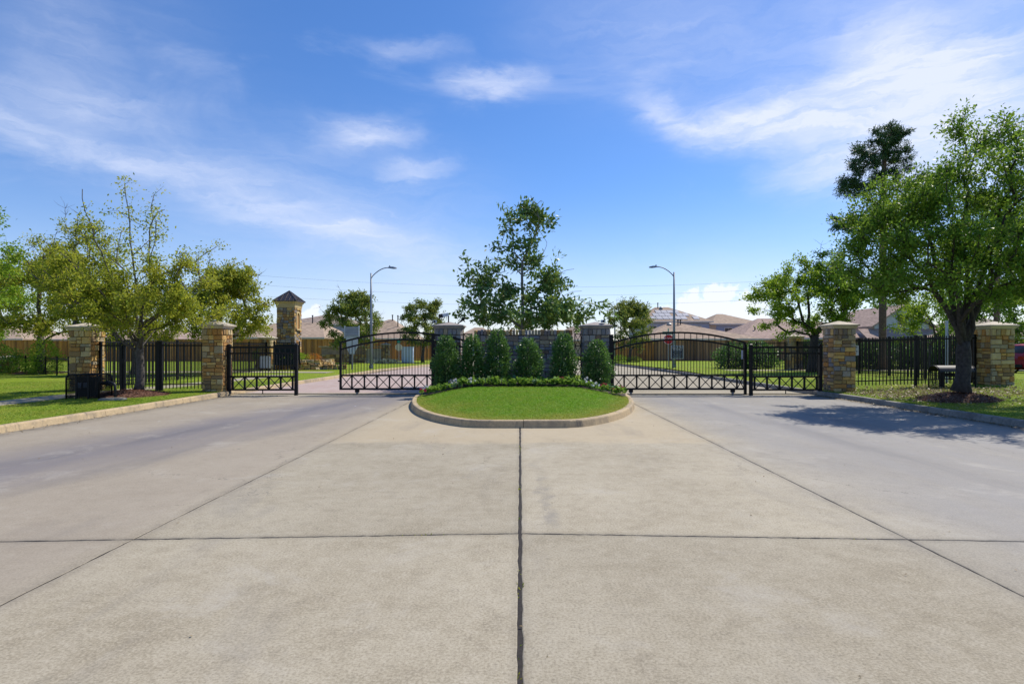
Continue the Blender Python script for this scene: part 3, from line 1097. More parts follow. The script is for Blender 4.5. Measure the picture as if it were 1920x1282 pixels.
def stone_face(parent, o, ux, ln, z0, ht, matkey, rnd, depth=0.06, amax=0.075, gap=0.016, skip=None):
    """stones on a vertical face starting at o, running along unit vector ux (outward normal = ux rotated -90)"""
    ang = math.atan2(ux[1], ux[0])
    for (a, b, c, d) in ashlar(ln, ht, rnd, amax):
        if skip and skip((a + b) / 2, z0 + (c + d) / 2):
            continue
        m = (a + b) / 2
        loc = (o[0] + ux[0] * m, o[1] + ux[1] * m, z0 + (c + d) / 2)
        link_mesh('stone', stone_mesh(rnd.randrange(12), matkey), parent, loc, (0, 0, ang),
                  ((b - a) - gap, depth * rnd.uniform(0.75, 1.25), (d - c) - gap))


def pillar(cx, cy, half, z0, ztop, label, matkey='stone_tan', capmat='cap', mortar='mortar', over=0.09, group=None, capslope=0.13, seed=1, amax=0.055, halfy=None):
    rnd = random.Random(seed)
    hy = halfy or half
    t = thing('stone_pillar', (cx, cy, z0 - 0.15), label, 'pillar', group)
    d = 0.045
    MB().box(cx - half + d, cx + half - d, cy - hy + d, cy + hy - d, z0 - 0.15, ztop - 0.1).build('core', M[mortar], t)
    zc = ztop - 0.42               # the top course stands out a little
    for (o, ux, ln) in (((cx - half, cy - hy + d), (1, 0), 2 * half), ((cx + half - d, cy - hy + 0.05), (0, 1), 2 * hy - 0.1),
                        ((cx + half, cy + hy - d), (-1, 0), 2 * half), ((cx - half + d, cy + hy - 0.05), (0, -1), 2 * hy - 0.1)):
        stone_face(t, o, ux, ln, z0 - 0.1, zc - z0 + 0.1, matkey, rnd, amax=amax)
        # soldier course
        n = max(4, int(ln / 0.14))
        ang = math.atan2(ux[1], ux[0])
        for k in range(n):
            mm = (k + 0.5) * ln / n
            link_mesh('stone', stone_mesh(rnd.randrange(12), matkey), t, (o[0] + ux[0] * mm, o[1] + ux[1] * mm, zc + 0.11), (0, 0, ang),
                      (ln / n - 0.014, 0.075, 0.20))
    # moulded cast cap
    q = over
    mo = MB()
    mo.frustum(cx, cy, half + 0.015, hy + 0.015, zc + 0.22, half + q * 0.55, hy + q * 0.55, zc + 0.30)
    mo.build('moulding', M[capmat], t)
    mo = MB()
    mo.frustum(cx, cy, half + q, hy + q, zc + 0.302, half + q, hy + q, zc + 0.345)
    mo.frustum(cx, cy, half + q - 0.004, hy + q - 0.004, zc + 0.346, 0.03, 0.03, zc + 0.345 + capslope)
    mo.build('cap', M[capmat], t)
    return t


pillar(-10.13, 19.06, 0.34, 0.13, 2.42, 'tan stone pillar beside the left gate panel, nearest the left kerb', 'stone_tan', seed=11)
pillar(-14.49, 19.06, 0.35, 0.14, 2.36, 'tan stone pillar behind the wire cage, left end of the picket fence', 'stone_tan', seed=12)
pillar(10.68, 19.06, 0.36, 0.16, 2.42, 'stone pillar between the right gate panel and the picket fence', 'stone_mixed', seed=13)
pillar(15.72, 18.9, 0.385, 0.36, 2.40, 'golden stone pillar right of the tree, nearest the red car', 'stone_tan', seed=14)
pillar(-15.7, 35.4, 0.36, 0.17, 2.28, 'small pale-capped stone pillar behind the left gate panel', 'stone_tan', seed=15, amax=0.1)
pillar(17.05, 35.4, 0.38, 0.22, 2.36, 'small pale-capped stone pillar behind the right gate panel', 'stone_mixed', seed=16, amax=0.1)
pillar(-29.1, 32.4, 0.36, 0.16, 1.10, 'low stone pillar on the far left lawn joined to the low fence', 'stone_tan', seed=17, amax=0.1)
ISL_L, ISL_R = -2.50, 2.66
pillar(ISL_L, 20.15, 0.46, 0.30, 2.44, 'grey stone island pillar carrying the floodlight, left of the wall', 'stone_grey', 'cap_grey', 'mortar_dark', seed=18)
pillar(ISL_R, 20.15, 0.46, 0.30, 2.44, 'grey stone island pillar right of the wall, beside the right gate', 'stone_grey', 'cap_grey', 'mortar_dark', seed=19)

# island wall
wall = thing('stone_wall', (0.12, 20.7, 0.2), 'grey stone island wall with a soldier course behind the shrubs', 'wall')
WX0, WX1 = -1.66, 1.90
MB().box(WX0 + 0.04, WX1 - 0.04, 20.55, 20.92, 0.2, 2.06).build('core', M['mortar_dark'], wall)
rw = random.Random(31)
for k in range(3):               # laid in three runs so that the stones stay in proportion
    ln = (WX1 - WX0) / 3
    stone_face(wall, (WX0 + k * ln, 20.55), (1, 0), ln, 0.3, 1.72, 'stone_grey', rw, amax=0.065)
stone_face(wall, (WX1 - 0.04, 20.56), (0, 1), 0.35, 0.3, 1.72, 'stone_grey', rw)
stone_face(wall, (WX0 + 0.04, 20.92), (0, -1), 0.35, 0.3, 1.72, 'stone_grey', rw)
n = 31
blk = bpy.data.meshes.new('cap_stone')
bv = []
for (hx, hy, z) in ((0.44, 0.48, -0.5), (0.5, 0.5, -0.42), (0.5, 0.5, 0.40), (0.42, 0.46, 0.5)):
    bv += [(-hx, -hy, z), (hx, -hy, z), (hx, hy, z), (-hx, hy, z)]
bf = [(3, 2, 1, 0), (12, 13, 14, 15)]
for q in range(3):
    bf += [(4 * q + k, 4 * q + (k + 1) % 4, 4 * q + 4 + (k + 1) % 4, 4 * q + 4 + k) for k in range(4)]
blk.from_pydata(bv, [], bf)
blk.materials.append(M['stone_mixed'])
for k in range(n):
    xx = WX0 + (k + 0.5) * (WX1 - WX0) / n
    dz = rw.uniform(-0.012, 0.014)
    link_mesh('cap_stone', blk, wall, (xx, 20.735 + rw.uniform(-0.015, 0.015), 2.13 + dz), None, ((WX1 - WX0) / n - 0.022, 0.50, 0.19))

# ------------------------------------------------------------------ steel gates and fences
PICK = {}


def picket_mesh(wd, matkey):
    key = (wd, matkey)
    if key not in PICK:
        h = wd / 2
        me = bpy.data.meshes.new('picket')
        vs = [(a * h, b * h, z) for z in (0, 1) for a, b in ((-1, -1), (1, -1), (1, 1), (-1, 1))]
        me.from_pydata(vs, [], [(3, 2, 1, 0), (4, 5, 6, 7), (0, 1, 5, 4), (1, 2, 6, 5), (2, 3, 7, 6), (3, 0, 4, 7)])
        me.materials.append(M[matkey])
        PICK[key] = me
    return PICK[key]


def xpanel(parent, xa, xb, y, za, zb, bar=0.024):
    m = MB()
    m.beam((xa, y - 0.004, za), (xb, y - 0.004, zb), bar, bar)
    m.build('brace', M['steel'], parent)
    m = MB()
    m.beam((xa, y + 0.012, zb), (xb, y + 0.012, za), bar, bar)
    m.build('brace', M['steel'], parent)


def fixed_panel(x0, x1, y, label):
    t = thing('braced_fence', ((x0 + x1) / 2, y, 0), label, 'fence')
    for x in (x0 + 0.05, x1 - 0.05):
        MB().box(x - 0.05, x + 0.05, y - 0.05, y + 0.05, 0, 1.67).build('post', M['steel'], t)
        MB().frustum(x, y, 0.058, 0.058, 1.671, 0.058, 0.058, 1.69).frustum(x, y, 0.055, 0.055, 1.691, 0.01, 0.01, 1.72).build('post_cap', M['steel'], t)
    a, b = x0 + 0.1, x1 - 0.1
    for z, h in ((1.60, 0.065), (1.40, 0.05), (0.62, 0.06), (0.185, 0.06)):
        MB().box(a, b, y - 0.025, y + 0.025, z - h / 2, z + h / 2).build('rail', M['steel'], t)
    MB().box(a, b, y - 0.012, y + 0.012, 0.04, 0.058).box((a + b) / 2 - 0.012, (a + b) / 2 + 0.012, y - 0.012, y + 0.012, 0.059, 0.154).build('ground_bar', M['steel'], t)
    nx = 5
    e = 0.07
    step = (b - a - 2 * e) / nx
    for k in range(nx + 1):
        x = a + e + k * step
        MB().box(x - 0.03, x + 0.03, y - 0.02, y + 0.02, 0.216, 0.589).build('stile', M['steel'], t)
        if k < nx:
            xpanel(t, x + 0.03, x + step - 0.03, y, 0.22, 0.585)
    n = 23
    for k in range(n):
        x = a + (k + 0.5) * (b - a) / n
        link_mesh('picket', picket_mesh(0.020, 'steel'), t, (x, y, 0.65), None, (1, 1, 0.725))
        if k % 2:
            link_mesh('picket', picket_mesh(0.020, 'steel'), t, (x, y, 1.425), None, (1, 1, 0.143))
    return t


fp = fixed_panel(-9.76, -7.42, 19.0, 'short black steel panel with crossed braces beside the left stone pillar')
MB().box(-7.62, -7.50, 18.90, 18.965, 0.84, 0.96).build('latch_box', M['steel'], fp)
fp = fixed_panel(7.66, 10.08, 19.0, 'short black steel panel with crossed braces beside the right stone pillar')
MB().box(7.77, 7.86, 18.90, 18.965, 0.84, 0.93).build('latch_box', M['steel'], fp)


def arch_gate(x0, x1, y, label, rollers):
    t = thing('sliding_gate', ((x0 + x1) / 2, y, 0.0), label, 'gate')
    xc, hw = (x0 + x1) / 2, (x1 - x0) / 2

    def top(x):
        return 2.10 - 0.35 * ((x - xc) / hw) ** 2

    def inner(x):
        return 1.86 - 0.35 * ((x - xc) / hw) ** 2
    for s, nm in ((x0 + 0.035, 'stile'), (x1 - 0.035, 'stile')):
        MB().box(s - 0.035, s + 0.035, y - 0.03, y + 0.03, 0.15, top(s) + 0.03).build('end_stile', M['steel'], t)
    a, b = x0 + 0.07, x1 - 0.07
    pts = np.linspace(a, b, 33)
    MB().strip([(x, y, top(x)) for x in pts], 0.055, 0.06).build('arch_rail', M['steel'], t)
    MB().strip([(x, y, inner(x)) for x in pts], 0.055, 0.055).build('arch_rail', M['steel'], t)
    MB().box(a, b, y - 0.03, y + 0.03, 0.615, 0.675).build('rail', M['steel'], t)
    MB().box(a, b, y - 0.03, y + 0.03, 0.15, 0.215).build('rail', M['steel'], t)
    step = 0.427
    k = 0
    x = a + 0.35
    xs = []
    while x < b - 0.05:
        xs.append(x)
        x += step
    for x in xs:
        MB().box(x - 0.025, x + 0.025, y - 0.02, y + 0.02, 0.216, 0.614).build('stile', M['steel'], t)
    full = [a - 0.025] + xs + [b + 0.025]
    for p, q in zip(full, full[1:]):
        if q - p > 0.2:
            xpanel(t, p + 0.025, q - 0.025, y, 0.22, 0.61)
    n = int((b - a) / 0.1015)
    for k in range(n):
        x = a + (k + 0.5) * (b - a) / n
        link_mesh('picket', picket_mesh(0.019, 'steel'), t, (x, y, 0.676), None, (1, 1, inner(x) - 0.028 - 0.676))
        if k % 2:
            z = inner(x) + 0.028
            link_mesh('picket', picket_mesh(0.019, 'steel'), t, (x, y, z), None, (1, 1, top(x) - 0.03 - z))
    for x in rollers:
        MB().box(x - 0.07, x + 0.07, y - 0.04, y + 0.04, 0.07, 0.149).build('roller_bracket', M['steel'], t)
        MB().tube([(x, y - 0.02, 0.078), (x, y + 0.02, 0.078)], 0.056, 16).build('roller', M['galv'], t)
    return t


g = arch_gate(-6.15, -1.62, 19.4, 'black arched sliding gate closing the left entry lane', [-5.55, -2.2])
MB().tube([(-6.12, 19.38, 0.45), (-6.20, 19.38, 0.45)], 0.02, 8).build('catch', M['steel'], g)
g = arch_gate(3.13, 7.69, 19.4, 'black arched sliding gate closing the right lane in front of the stop sign', [3.78, 7.25])
MB().box(7.53, 7.58, 19.34, 19.368, 1.2, 1.5).build('gate_plate', M['sign_back'], g)
for x, lb in ((-2.93, 'black steel guide post at the island end of the left gate'), (3.08, 'black steel guide post at the island end of the right gate')):
    t = thing('gate_post', (x, 19.22, 0.1), lb, 'post')
    MB().box(x - 0.06, x + 0.06, 19.16, 19.28, 0.1, 2.0).build('post', M['steel'], t)
    MB().box(x - 0.065, x + 0.065, 19.155, 19.285, 2.001, 2.03).build('post_cap', M['steel'], t)
    MB().tube([(x - 0.09 if x < 0 else x + 0.09, 19.3, 0.86), (x - 0.09 if x < 0 else x + 0.09, 19.3, 1.1)], 0.035, 10).build('guide_roller', M['steel'], t)
t = thing('lock_post', (7.62, 19.24, 0.0), 'slim black post where the right gate meets its fixed panel', 'post')
MB().box(7.575, 7.655, 19.20, 19.28, 0.0, 1.70).build('post', M['steel'], t)
# X panels between the island wall and its pillars
for x0, x1, lb in ((-2.02, -1.70, 'narrow black X-braced panel between the left island pillar and wall'), (1.94, 2.19, 'narrow black X-braced panel between the wall and right island pillar')):
    t = thing('infill_panel', ((x0 + x1) / 2, 20.3, 0.35), lb, 'fence')
    y = 20.3
    MB().box(x0, x0 + 0.035, y - 0.02, y + 0.02, 0.3, 2.1).build('stile', M['steel'], t)
    MB().box(x1 - 0.035, x1, y - 0.02, y + 0.02, 0.3, 2.1).build('stile', M['steel'], t)
    zz = [0.42, 0.83, 1.24, 1.65, 2.07]
    for z in zz:
        MB().box(x0 + 0.035, x1 - 0.035, y - 0.018, y + 0.018, z - 0.015, z + 0.015).build('rail', M['steel'], t)
    for za, zb in zip(zz, zz[1:]):
        xpanel(t, x0 + 0.035, x1 - 0.035, y, za + 0.016, zb - 0.016, 0.02)


def picket_fence(name, A, B, zbase, h, label, spacing=0.115, posts=None, individual=True, postw=0.075, pick=0.022, mat='steel', spear=0.10, cat='fence', screen=False, group=None):
    """A, B are (x, y); posts: fractions along the run"""
    A, B = Vector((*A, 0)), Vector((*B, 0))
    L = (B - A).length
    d = (B - A) / L
    za, zb = zbase if isinstance(zbase, tuple) else (zbase, zbase)
    t = thing(name, (A.x, A.y, za), label, cat, group)
    ang = math.atan2(d.y, d.x)
    for f in (posts or []):
        p = A + d * L * f
        z = lerp(za, zb, f)
        m = MB()
        m.beam((p.x, p.y, z - 0.1), (p.x, p.y, z + h + 0.03), postw, postw, up=(d.x, d.y, 0))
        m.build('post', M[mat], t)
    up = Vector((0, 0, 1))
    for zr, th in ((h - spear, 0.045), (0.20, 0.035)):
        MB().beam((A.x, A.y, za + zr), (B.x, B.y, zb + zr), 0.04, th).build('rail', M[mat], t)
    n = int(L / spacing)
    if individual:
        for k in range(n):
            f = (k + 0.5) / n
            if posts and min(abs(f - q) for q in posts) * L < postw * 0.6:
                continue
            p = A + d * L * f
            z = lerp(za, zb, f)
            link_mesh('picket', picket_mesh(pick, mat), t, (p.x, p.y, z + 0.05), (0, 0, ang), (1, 1, h - 0.05))
    else:
        m = MB()
        for k in range(n):
            f = (k + 0.5) / n
            p = A + d * L * f
            z = lerp(za, zb, f)
            m.beam((p.x, p.y, z + 0.05), (p.x, p.y, z + h), pick, pick, up=(d.x, d.y, 0))
        m.build('picket', M[mat], t, kind='stuff')
    if screen:
        nrm = Vector((-d.y, d.x, 0)) * 0.05
        a, b = A + nrm, B + nrm
        MB().beam((a.x, a.y, za + 0.25 + (h - 0.4) / 2), (b.x, b.y, zb + 0.25 + (h - 0.4) / 2), 0.012, h - 0.45).build('windscreen', M['mesh'], t)
    return t


# left run between the two stone pillars, with its walk gate
YF = 19.1
picket_fence('picket_fence', (-14.10, YF), (-13.42, YF), 0.16, 1.60, 'short black picket stretch between the far left pillar and the walk gate', posts=[0.04])
picket_fence('picket_fence', (-12.06, YF), (-10.50, YF), 0.16, 1.60, 'black picket fence between the walk gate and the left gate pillar', posts=[0.02])
wg = picket_fence('walk_gate', (-13.30, YF), (-12.16, YF), 0.16, 1.60, 'black picket walk gate across the sidewalk behind the left tree', posts=[0.025, 0.975], cat='gate', spacing=0.105)
MB().box(-13.34, -13.22, YF - 0.09, YF - 0.04, 1.05, 1.22).build('lock_box', M['steel'], wg)
t = thing('gate_post', (-13.40, YF, 0.1), 'stout black post on the latch side of the walk gate', 'post')
MB().box(-13.40, -13.32, YF - 0.05, YF + 0.05, 0.05, 1.80).build('post', M['steel'], t)
t = thing('gate_post', (-12.11, YF, 0.1), 'stout black post on the hinge side of the walk gate', 'post')
MB().box(-12.155, -12.065, YF - 0.05, YF + 0.05, 0.05, 1.82).build('post', M['steel'], t)
# right run between the two stone pillars
picket_fence('picket_fence', (11.06, YF), (15.32, YF), (0.26, 0.36), 1.65, 'black picket fence between the two right stone pillars behind the tree', posts=[0.52, 0.985], spacing=0.118)
# inner runs going back towards the small pillars
picket_fence('picket_fence', (-14.6, 19.7), (-15.6, 35.0), 0.17, 1.72, 'long black picket fence running back from the far left pillar', posts=[i / 6 for i in range(7)], individual=False, spacing=0.12)
picket_fence('picket_fence', (15.6, 19.7), (17.05, 35.0), (0.36, 0.24), 1.72, 'long black picket fence running back from the far right pillar', posts=[i / 6 for i in range(7)], individual=False, spacing=0.12)
picket_fence('picket_fence', (13.4, 36.6), (16.6, 35.5), 0.2, 1.75, 'dark picket fence left of the small right pillar', posts=[0.0, 0.5, 0.98], individual=False)
picket_fence('picket_fence', (-15.3, 35.4), (-14.0, 36.2), 0.2, 1.75, 'short dark picket fence between the small left pillar and the tower', posts=[0.02, 0.98], individual=False, screen=True)
picket_fence('picket_fence', (17.45, 35.4), (40, 35.4), 0.22, 1.85, 'tall dark picket fence running right from the small right pillar', posts=[i / 9 for i in range(10)], individual=False)
picket_fence('picket_fence', (-28.7, 32.4), (-21.3, 27.6), 0.16, 0.95, 'low black picket fence from the low pillar to the far left pillar', posts=[i / 6 for i in range(7)], individual=False, spacing=0.15, pick=0.014, postw=0.05)
picket_fence('picket_fence', (-45, 32.6), (-29.5, 32.4), 0.16, 0.95, 'low black picket fence left of the low pillar at the photo edge', posts=[i / 6 for i in range(7)], individual=False)


# ------------------------------------------------------------------ wooden fences
def wood_fence(A, B, h, label, mat, zb=0.18, pickw=0.145):
    A, B = Vector((*A, 0)), Vector((*B, 0))
    L = (B - A).length
    d = (B - A) / L
    nrm = Vector((-d.y, d.x, 0))
    t = thing('wooden_fence', (A.x, A.y, zb), label, 'fence')
    m = MB()
    n = int(L / pickw)
    for k in range(n):
        p = A + d * (k + 0.5) * L / n + nrm * random.uniform(-0.008, 0.008)
        hh = h + random.uniform(-0.02, 0.02)
        m.beam((p.x, p.y, zb + 0.17), (p.x, p.y, zb + hh), pickw - 0.008, 0.018, up=(nrm.x, nrm.y, 0))
    m.build('board', M[mat], t, kind='stuff')
    MB().beam((A.x, A.y, zb + 0.08), (B.x, B.y, zb + 0.08), 0.04, 0.16).build('rot_board', M[mat], t)
    for zr in (0.5, 1.2, h - 0.2):
        a, b = A + nrm * 0.05, B + nrm * 0.05
        MB().beam((a.x, a.y, zb + zr), (b.x, b.y, zb + zr), 0.04, 0.09).build('rail', M[mat], t)
    a, b = A - nrm * 0.02, B - nrm * 0.02
    MB().beam((A.x, A.y, zb + h + 0.04), (B.x, B.y, zb + h + 0.04), 0.13, 0.035).build('top_board', M[mat], t)
    return t


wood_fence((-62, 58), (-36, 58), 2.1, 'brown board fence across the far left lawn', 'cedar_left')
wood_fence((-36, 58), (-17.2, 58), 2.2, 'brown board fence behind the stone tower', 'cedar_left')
wood_fence((-15.6, 57), (-9.5, 63), 2.2, 'reddish cedar fence behind the pale cabinet and octagon sign', 'cedar')
wood_fence((9.4, 61.5), (13.9, 59), 2.1, 'cedar fence with sunlit orange painted in behind the far street lamp', 'cedar')
wood_fence((13.9, 59), (40, 59), 2.1, 'weathered brown fence behind the right arched gate', 'cedar_old')
wood_fence((40, 59), (64, 60), 2.1, 'weathered brown fence at the far right behind the screened pickets', 'cedar_old')

# ------------------------------------------------------------------ tower and its planter
TX, TY, TH = -15.65, 38.6, 0.60
t = thing('stone_tower', (TX, TY, 0.2), 'square stone tower with a dark pyramid roof and arched niche', 'tower')
MB().box(TX - TH + 0.05, TX + TH - 0.05, TY - TH + 0.05, TY + TH - 0.05, 0.1, 4.3).build('core', M['mortar'], t)
rt = random.Random(77)
nz0, nz1, nzs = 2.75, 3.75, 0.24


def nskip(m, z):
    return abs(m - TH) < 0.36 and 2.6 < z < 4.1


for (o, ux, sk) in (((TX - TH, TY - TH + 0.05), (1, 0), None), ((TX + TH - 0.05, TY - TH), (0, 1), nskip), ((TX + TH, TY + TH - 0.05), (-1, 0), None), ((TX - TH + 0.05, TY + TH), (0, -1), None)):
    stone_face(t, o, ux, 2 * TH, 0.15, 4.1, 'stone_mixed', rt, 0.07, 0.085, 0.018, sk)
# niche on the right face: frame, arch and recess
xf = TX + TH
prof = [(TY - 0.22, 2.85), (TY + 0.22, 2.85), (TY + 0.22, 3.7)] + [(TY + 0.22 * math.cos(a), 3.7 + 0.22 * math.sin(a)) for a in np.linspace(0.2, PI - 0.2, 9)] + [(TY - 0.22, 3.7)]
MB().prism(prof, 'x', xf - 0.06, xf - 0.035).build('niche_recess', M['niche'], t)
fr = MB()
inn = [(TY + 0.22, 2.85), (TY + 0.22, 3.7)] + [(TY + 0.22 * math.cos(a), 3.7 + 0.22 * math.sin(a)) for a in np.linspace(0.2, PI - 0.2, 9)] + [(TY - 0.22, 3.7), (TY - 0.22, 2.85)]
out = [(TY + 0.34, 2.85), (TY + 0.34, 3.7)] + [(TY + 0.34 * math.cos(a), 3.7 + 0.34 * math.sin(a)) for a in np.linspace(0.2, PI - 0.2, 9)] + [(TY - 0.34, 3.7), (TY - 0.34, 2.85)]
vs = [(xf + 0.03, *p) for p in inn] + [(xf + 0.03, *p) for p in out] + [(xf - 0.07, *p) for p in inn] + [(xf - 0.07, *p) for p in out]
k = len(inn)
fs = []
for i in range(k - 1):
    fs += [(i, i + 1, k + i + 1, k + i), (2 * k + i, 2 * k + i + 1, i + 1, i), (k + i, k + i + 1, 3 * k + i + 1, 3 * k + i)]
o = fr.add(vs, fs).build('niche_frame', M['stucco'], t)
fix_normals(o)
MB().box(xf - 0.05, xf + 0.10, TY - 0.40, TY + 0.40, 2.74, 2.845).build('niche_sill', M['stucco'], t)
MB().frustum(TX, TY, TH + 0.02, TH + 0.02, 4.252, TH + 0.06, TH + 0.06, 4.55).build('frieze', M['stucco'], t)
MB().frustum(TX, TY, TH + 0.10, TH + 0.10, 4.551, TH + 0.14, TH + 0.14, 4.66).build('cornice', M['stucco'], t)
rf = MB().frustum(TX, TY, TH + 0.2, TH + 0.2, 4.661, TH + 0.2, TH + 0.2, 4.70).frustum(TX, TY, TH + 0.195, TH + 0.195, 4.701, 0.02, 0.02, 5.42).build('roof', M['metal_roof'], t)
ap = Vector((TX, TY, 5.43))
for sx, sy in ((1, 0), (-1, 0), (0, 1), (0, -1)):
    for k in range(-2, 3):
        u = k * 0.28
        e = TH + 0.2
        f = 1 - abs(u) / e
        p0 = Vector((TX + (sx * e if sx else u), TY + (sy * e if sy else u), 4.71))
        base_top = Vector((TX + (sx * abs(u) if sx else u), TY + (sy * abs(u) if sy else u), 4.71 + 0.72 * (1 - abs(u) / e)))
        MB().beam(p0, base_top, 0.025, 0.05).build('seam', M['metal_roof'], rf)
for sx, sy in ((1, 1), (-1, 1), (1, -1), (-1, -1)):
    MB().beam((TX + sx * 0.8, TY + sy * 0.8, 4.71), ap, 0.05, 0.05).build('hip_cap', M['metal_roof'], rf)

pl = thing('stone_planter', (-15.0, 37.5, 0.15), 'low curved stone planter around the foot of the tower', 'planter')
rp = random.Random(5)
PC = (-15.1, 38.4)
for course in range(4):
    rr = 2.35 - 0.03 * course
    a = -195.0
    while a < 15:
        ln = rp.uniform(0.28, 0.5)
        da = math.degrees(ln / rr)
        am = R(a + da / 2)
        p = (PC[0] + rr * math.cos(am), PC[1] + rr * math.sin(am))
        link_mesh('stone', stone_mesh(rp.randrange(12), 'stone_tan'), pl, (*p, 0.22 + 0.165 * course), (0, 0, am + PI / 2), (ln - 0.015, 0.22, 0.155))
        a += da
for course in range(2):          # lower step on the right
    for k in range(5):
        link_mesh('stone', stone_mesh(rp.randrange(12), 'stone_tan'), pl, (-12.75 + 0.28 * k, 37.3 + 0.12 * k, 0.22 + 0.165 * course), (0, 0, R(12)), (0.27, 0.3, 0.155))
vs = [(PC[0] + 2.2 * math.cos(R(a)), PC[1] + 2.2 * math.sin(R(a)), 0.78) for a in range(-195, 16, 10)]
MB().add(vs, [tuple(range(len(vs)))]).build('soil', M['soil'], pl)

# monument sign wall far behind the left gate
ms = thing('monument_wall', (-14.8, 53, 0.15), 'long low stone sign wall with a pale panel behind the left gate', 'wall')
MB().box(-18.6, -13.6, 53.0, 53.4, 0.1, 0.95).build('base', M['mortar'], ms)
rm = random.Random(9)
stone_face(ms, (-18.6, 53.0), (1, 0), 2.5, 0.15, 0.8, 'stone_tan', rm, 0.06, 0.12)
stone_face(ms, (-16.1, 53.0), (1, 0), 2.5, 0.15, 0.8, 'stone_tan', rm, 0.06, 0.12)
MB().box(-18.5, -14.3, 53.02, 53.35, 0.952, 1.62).build('sign_panel', M['shingle_pink'], ms)
MB().box(-14.28, -12.9, 52.85, 53.5, 0.1, 1.5).build('end_block', M['cap'], ms)
MB().box(-18.7, -12.7, 52.80, 53.55, 1.622, 1.70).build('coping', M['cap'], ms)
pillar(-12.55, 53.2, 0.34, 0.15, 1.95, 'pale stone pillar at the right end of the sign wall', 'stone_tan', seed=21, amax=0.14)


# ------------------------------------------------------------------ houses
def hip_roof(mb, x0, x1, y0, y1, z, rx0, rx1, ry, rz, th=0.16):
    """hip roof with eave rectangle and ridge from rx0 to rx1 at y=ry"""
    vs = [(x0, y0, z), (x1, y0, z), (x1, y1, z), (x0, y1, z), (x0, y0, z + th), (x1, y0, z + th), (x1, y1, z + th), (x0, y1, z + th), (rx0, ry, rz), (rx1, ry, rz)]
    fs = [(3, 2, 1, 0), (0, 1, 5, 4), (1, 2, 6, 5), (2, 3, 7, 6), (3, 0, 4, 7), (4, 5, 9, 8), (5, 6, 9), (6, 7, 8, 9), (7, 4, 8)]
    mb.add(vs, fs)


def house_window(parent, x, y, z, wd, ht):
    fr = MB().box(x - wd / 2 - 0.07, x + wd / 2 + 0.07, y - 0.05, y + 0.02, z - 0.07, z + ht + 0.07).build('window', M['trim'], parent)
    for s in (-1, 1):
        for q in (0, 1):
            xa = x + (s - 1) * wd / 4 + 0.02
            MB().box(xa, xa + wd / 2 - 0.04, y - 0.07, y - 0.052, z + q * ht / 2 + 0.02, z + (q + 1) * ht / 2 - 0.02).build('pane', M['glass'], fr)


def hip_house(label, x0, x1, y0, y1, ze, rx0, rx1, rz, wallmat, roofmat, over=0.45, vents=(), wins=(), z0=0.05):
    t = thing('house', ((x0 + x1) / 2, (y0 + y1) / 2, z0), label, 'house')
    MB().box(x0, x1, y0, y1, z0, ze - 0.01).build('wall', M[wallmat], t)
    m = MB()
    hip_roof(m, x0 - over, x1 + over, y0 - over, y1 + over, ze, rx0, rx1, (y0 + y1) / 2, rz)
    rf = m.build('roof', M[roofmat], t)
    fix_normals(rf)
    MB().box(x0 - over - 0.04, x1 + over + 0.04, y0 - over - 0.045, y0 - over - 0.012, ze - 0.02, ze + 0.16).build('fascia', M['trim'], t)
    for (x, fr, h) in vents:     # fr: how far up the front slope
        y = lerp(y0 - over, (y0 + y1) / 2, fr)
        z = lerp(ze + 0.16, rz, fr)
        MB().tube([(x, y, z - 0.1), (x, y, z + h)], 0.07, 8).tube([(x, y, z + h), (x, y, z + h + 0.12)], 0.11, 8).build('vent_pipe', M['steel_dull'], rf)
    for (x, z, wd, ht) in wins:
        house_window(t, x, y0, z, wd, ht)
    return t, rf


hA, rA = hip_house('two-storey house with solar panels on its roof behind the stop sign', 17.6, 26.6, 80, 92, 5.1, 20.4, 22.4, 7.65, 'siding', 'shingle', vents=((20.7, 0.92, 0.7),), wins=((18.7, 3.3, 1.0, 1.3), (24.9, 3.3, 1.0, 1.3)))
y0, y1, z0_, z1_ = 79.55, 86.0, 5.26, 7.65


def on_slope(x, f, lift=0.09):
    return Vector((x, lerp(y0, y1, f), lerp(z0_, z1_, f) + lift))


for row, (fa, fb, xs0, nn) in enumerate(((0.10, 0.30, 18.55, 8), (0.32, 0.52, 19.2, 6), (0.54, 0.74, 19.9, 4))):
    for k in range(nn):
        xa = xs0 + k * 0.86
        if (row, k) in ((1, 3), (0, 6)):
            continue
        p = [on_slope(xa, fa), on_slope(xa + 0.80, fa), on_slope(xa + 0.80, fb), on_slope(xa, fb)]
        q = [v + Vector((0, 0, -0.06)) for v in p]
        o = MB().add(p + q, [(0, 1, 2, 3), (7, 6, 5, 4), (0, 4, 5, 1), (1, 5, 6, 2), (2, 6, 7, 3), (3, 7, 4, 0)]).build('solar_panel', M['solar'], rA)
MB().tube([on_slope(21.1, 0.86, 0.0), on_slope(21.1, 0.86, 0.2)], 0.25, 12).tube([on_slope(21.1, 0.86, 0.2), on_slope(21.1, 0.86, 0.34)], [0.32, 0.16], 12).build('roof_vent', M['galv'], rA)
hB, rB = hip_house('single-storey tan-roofed wing in front of the solar-panel house', 14.9, 27.5, 66, 78, 2.45, 19.0, 19.6, 4.75, 'brickwall', 'shingle', vents=((19.7, 0.84, 0.5), (20.0, 0.84, 0.5)))
MB().tube([(18.6, 71.0, 4.2), (18.6, 71.0, 4.48)], 0.25, 12).tube([(18.6, 71, 4.48), (18.6, 71, 4.62)], [0.34, 0.16], 12).build('roof_vent', M['galv'], rB)
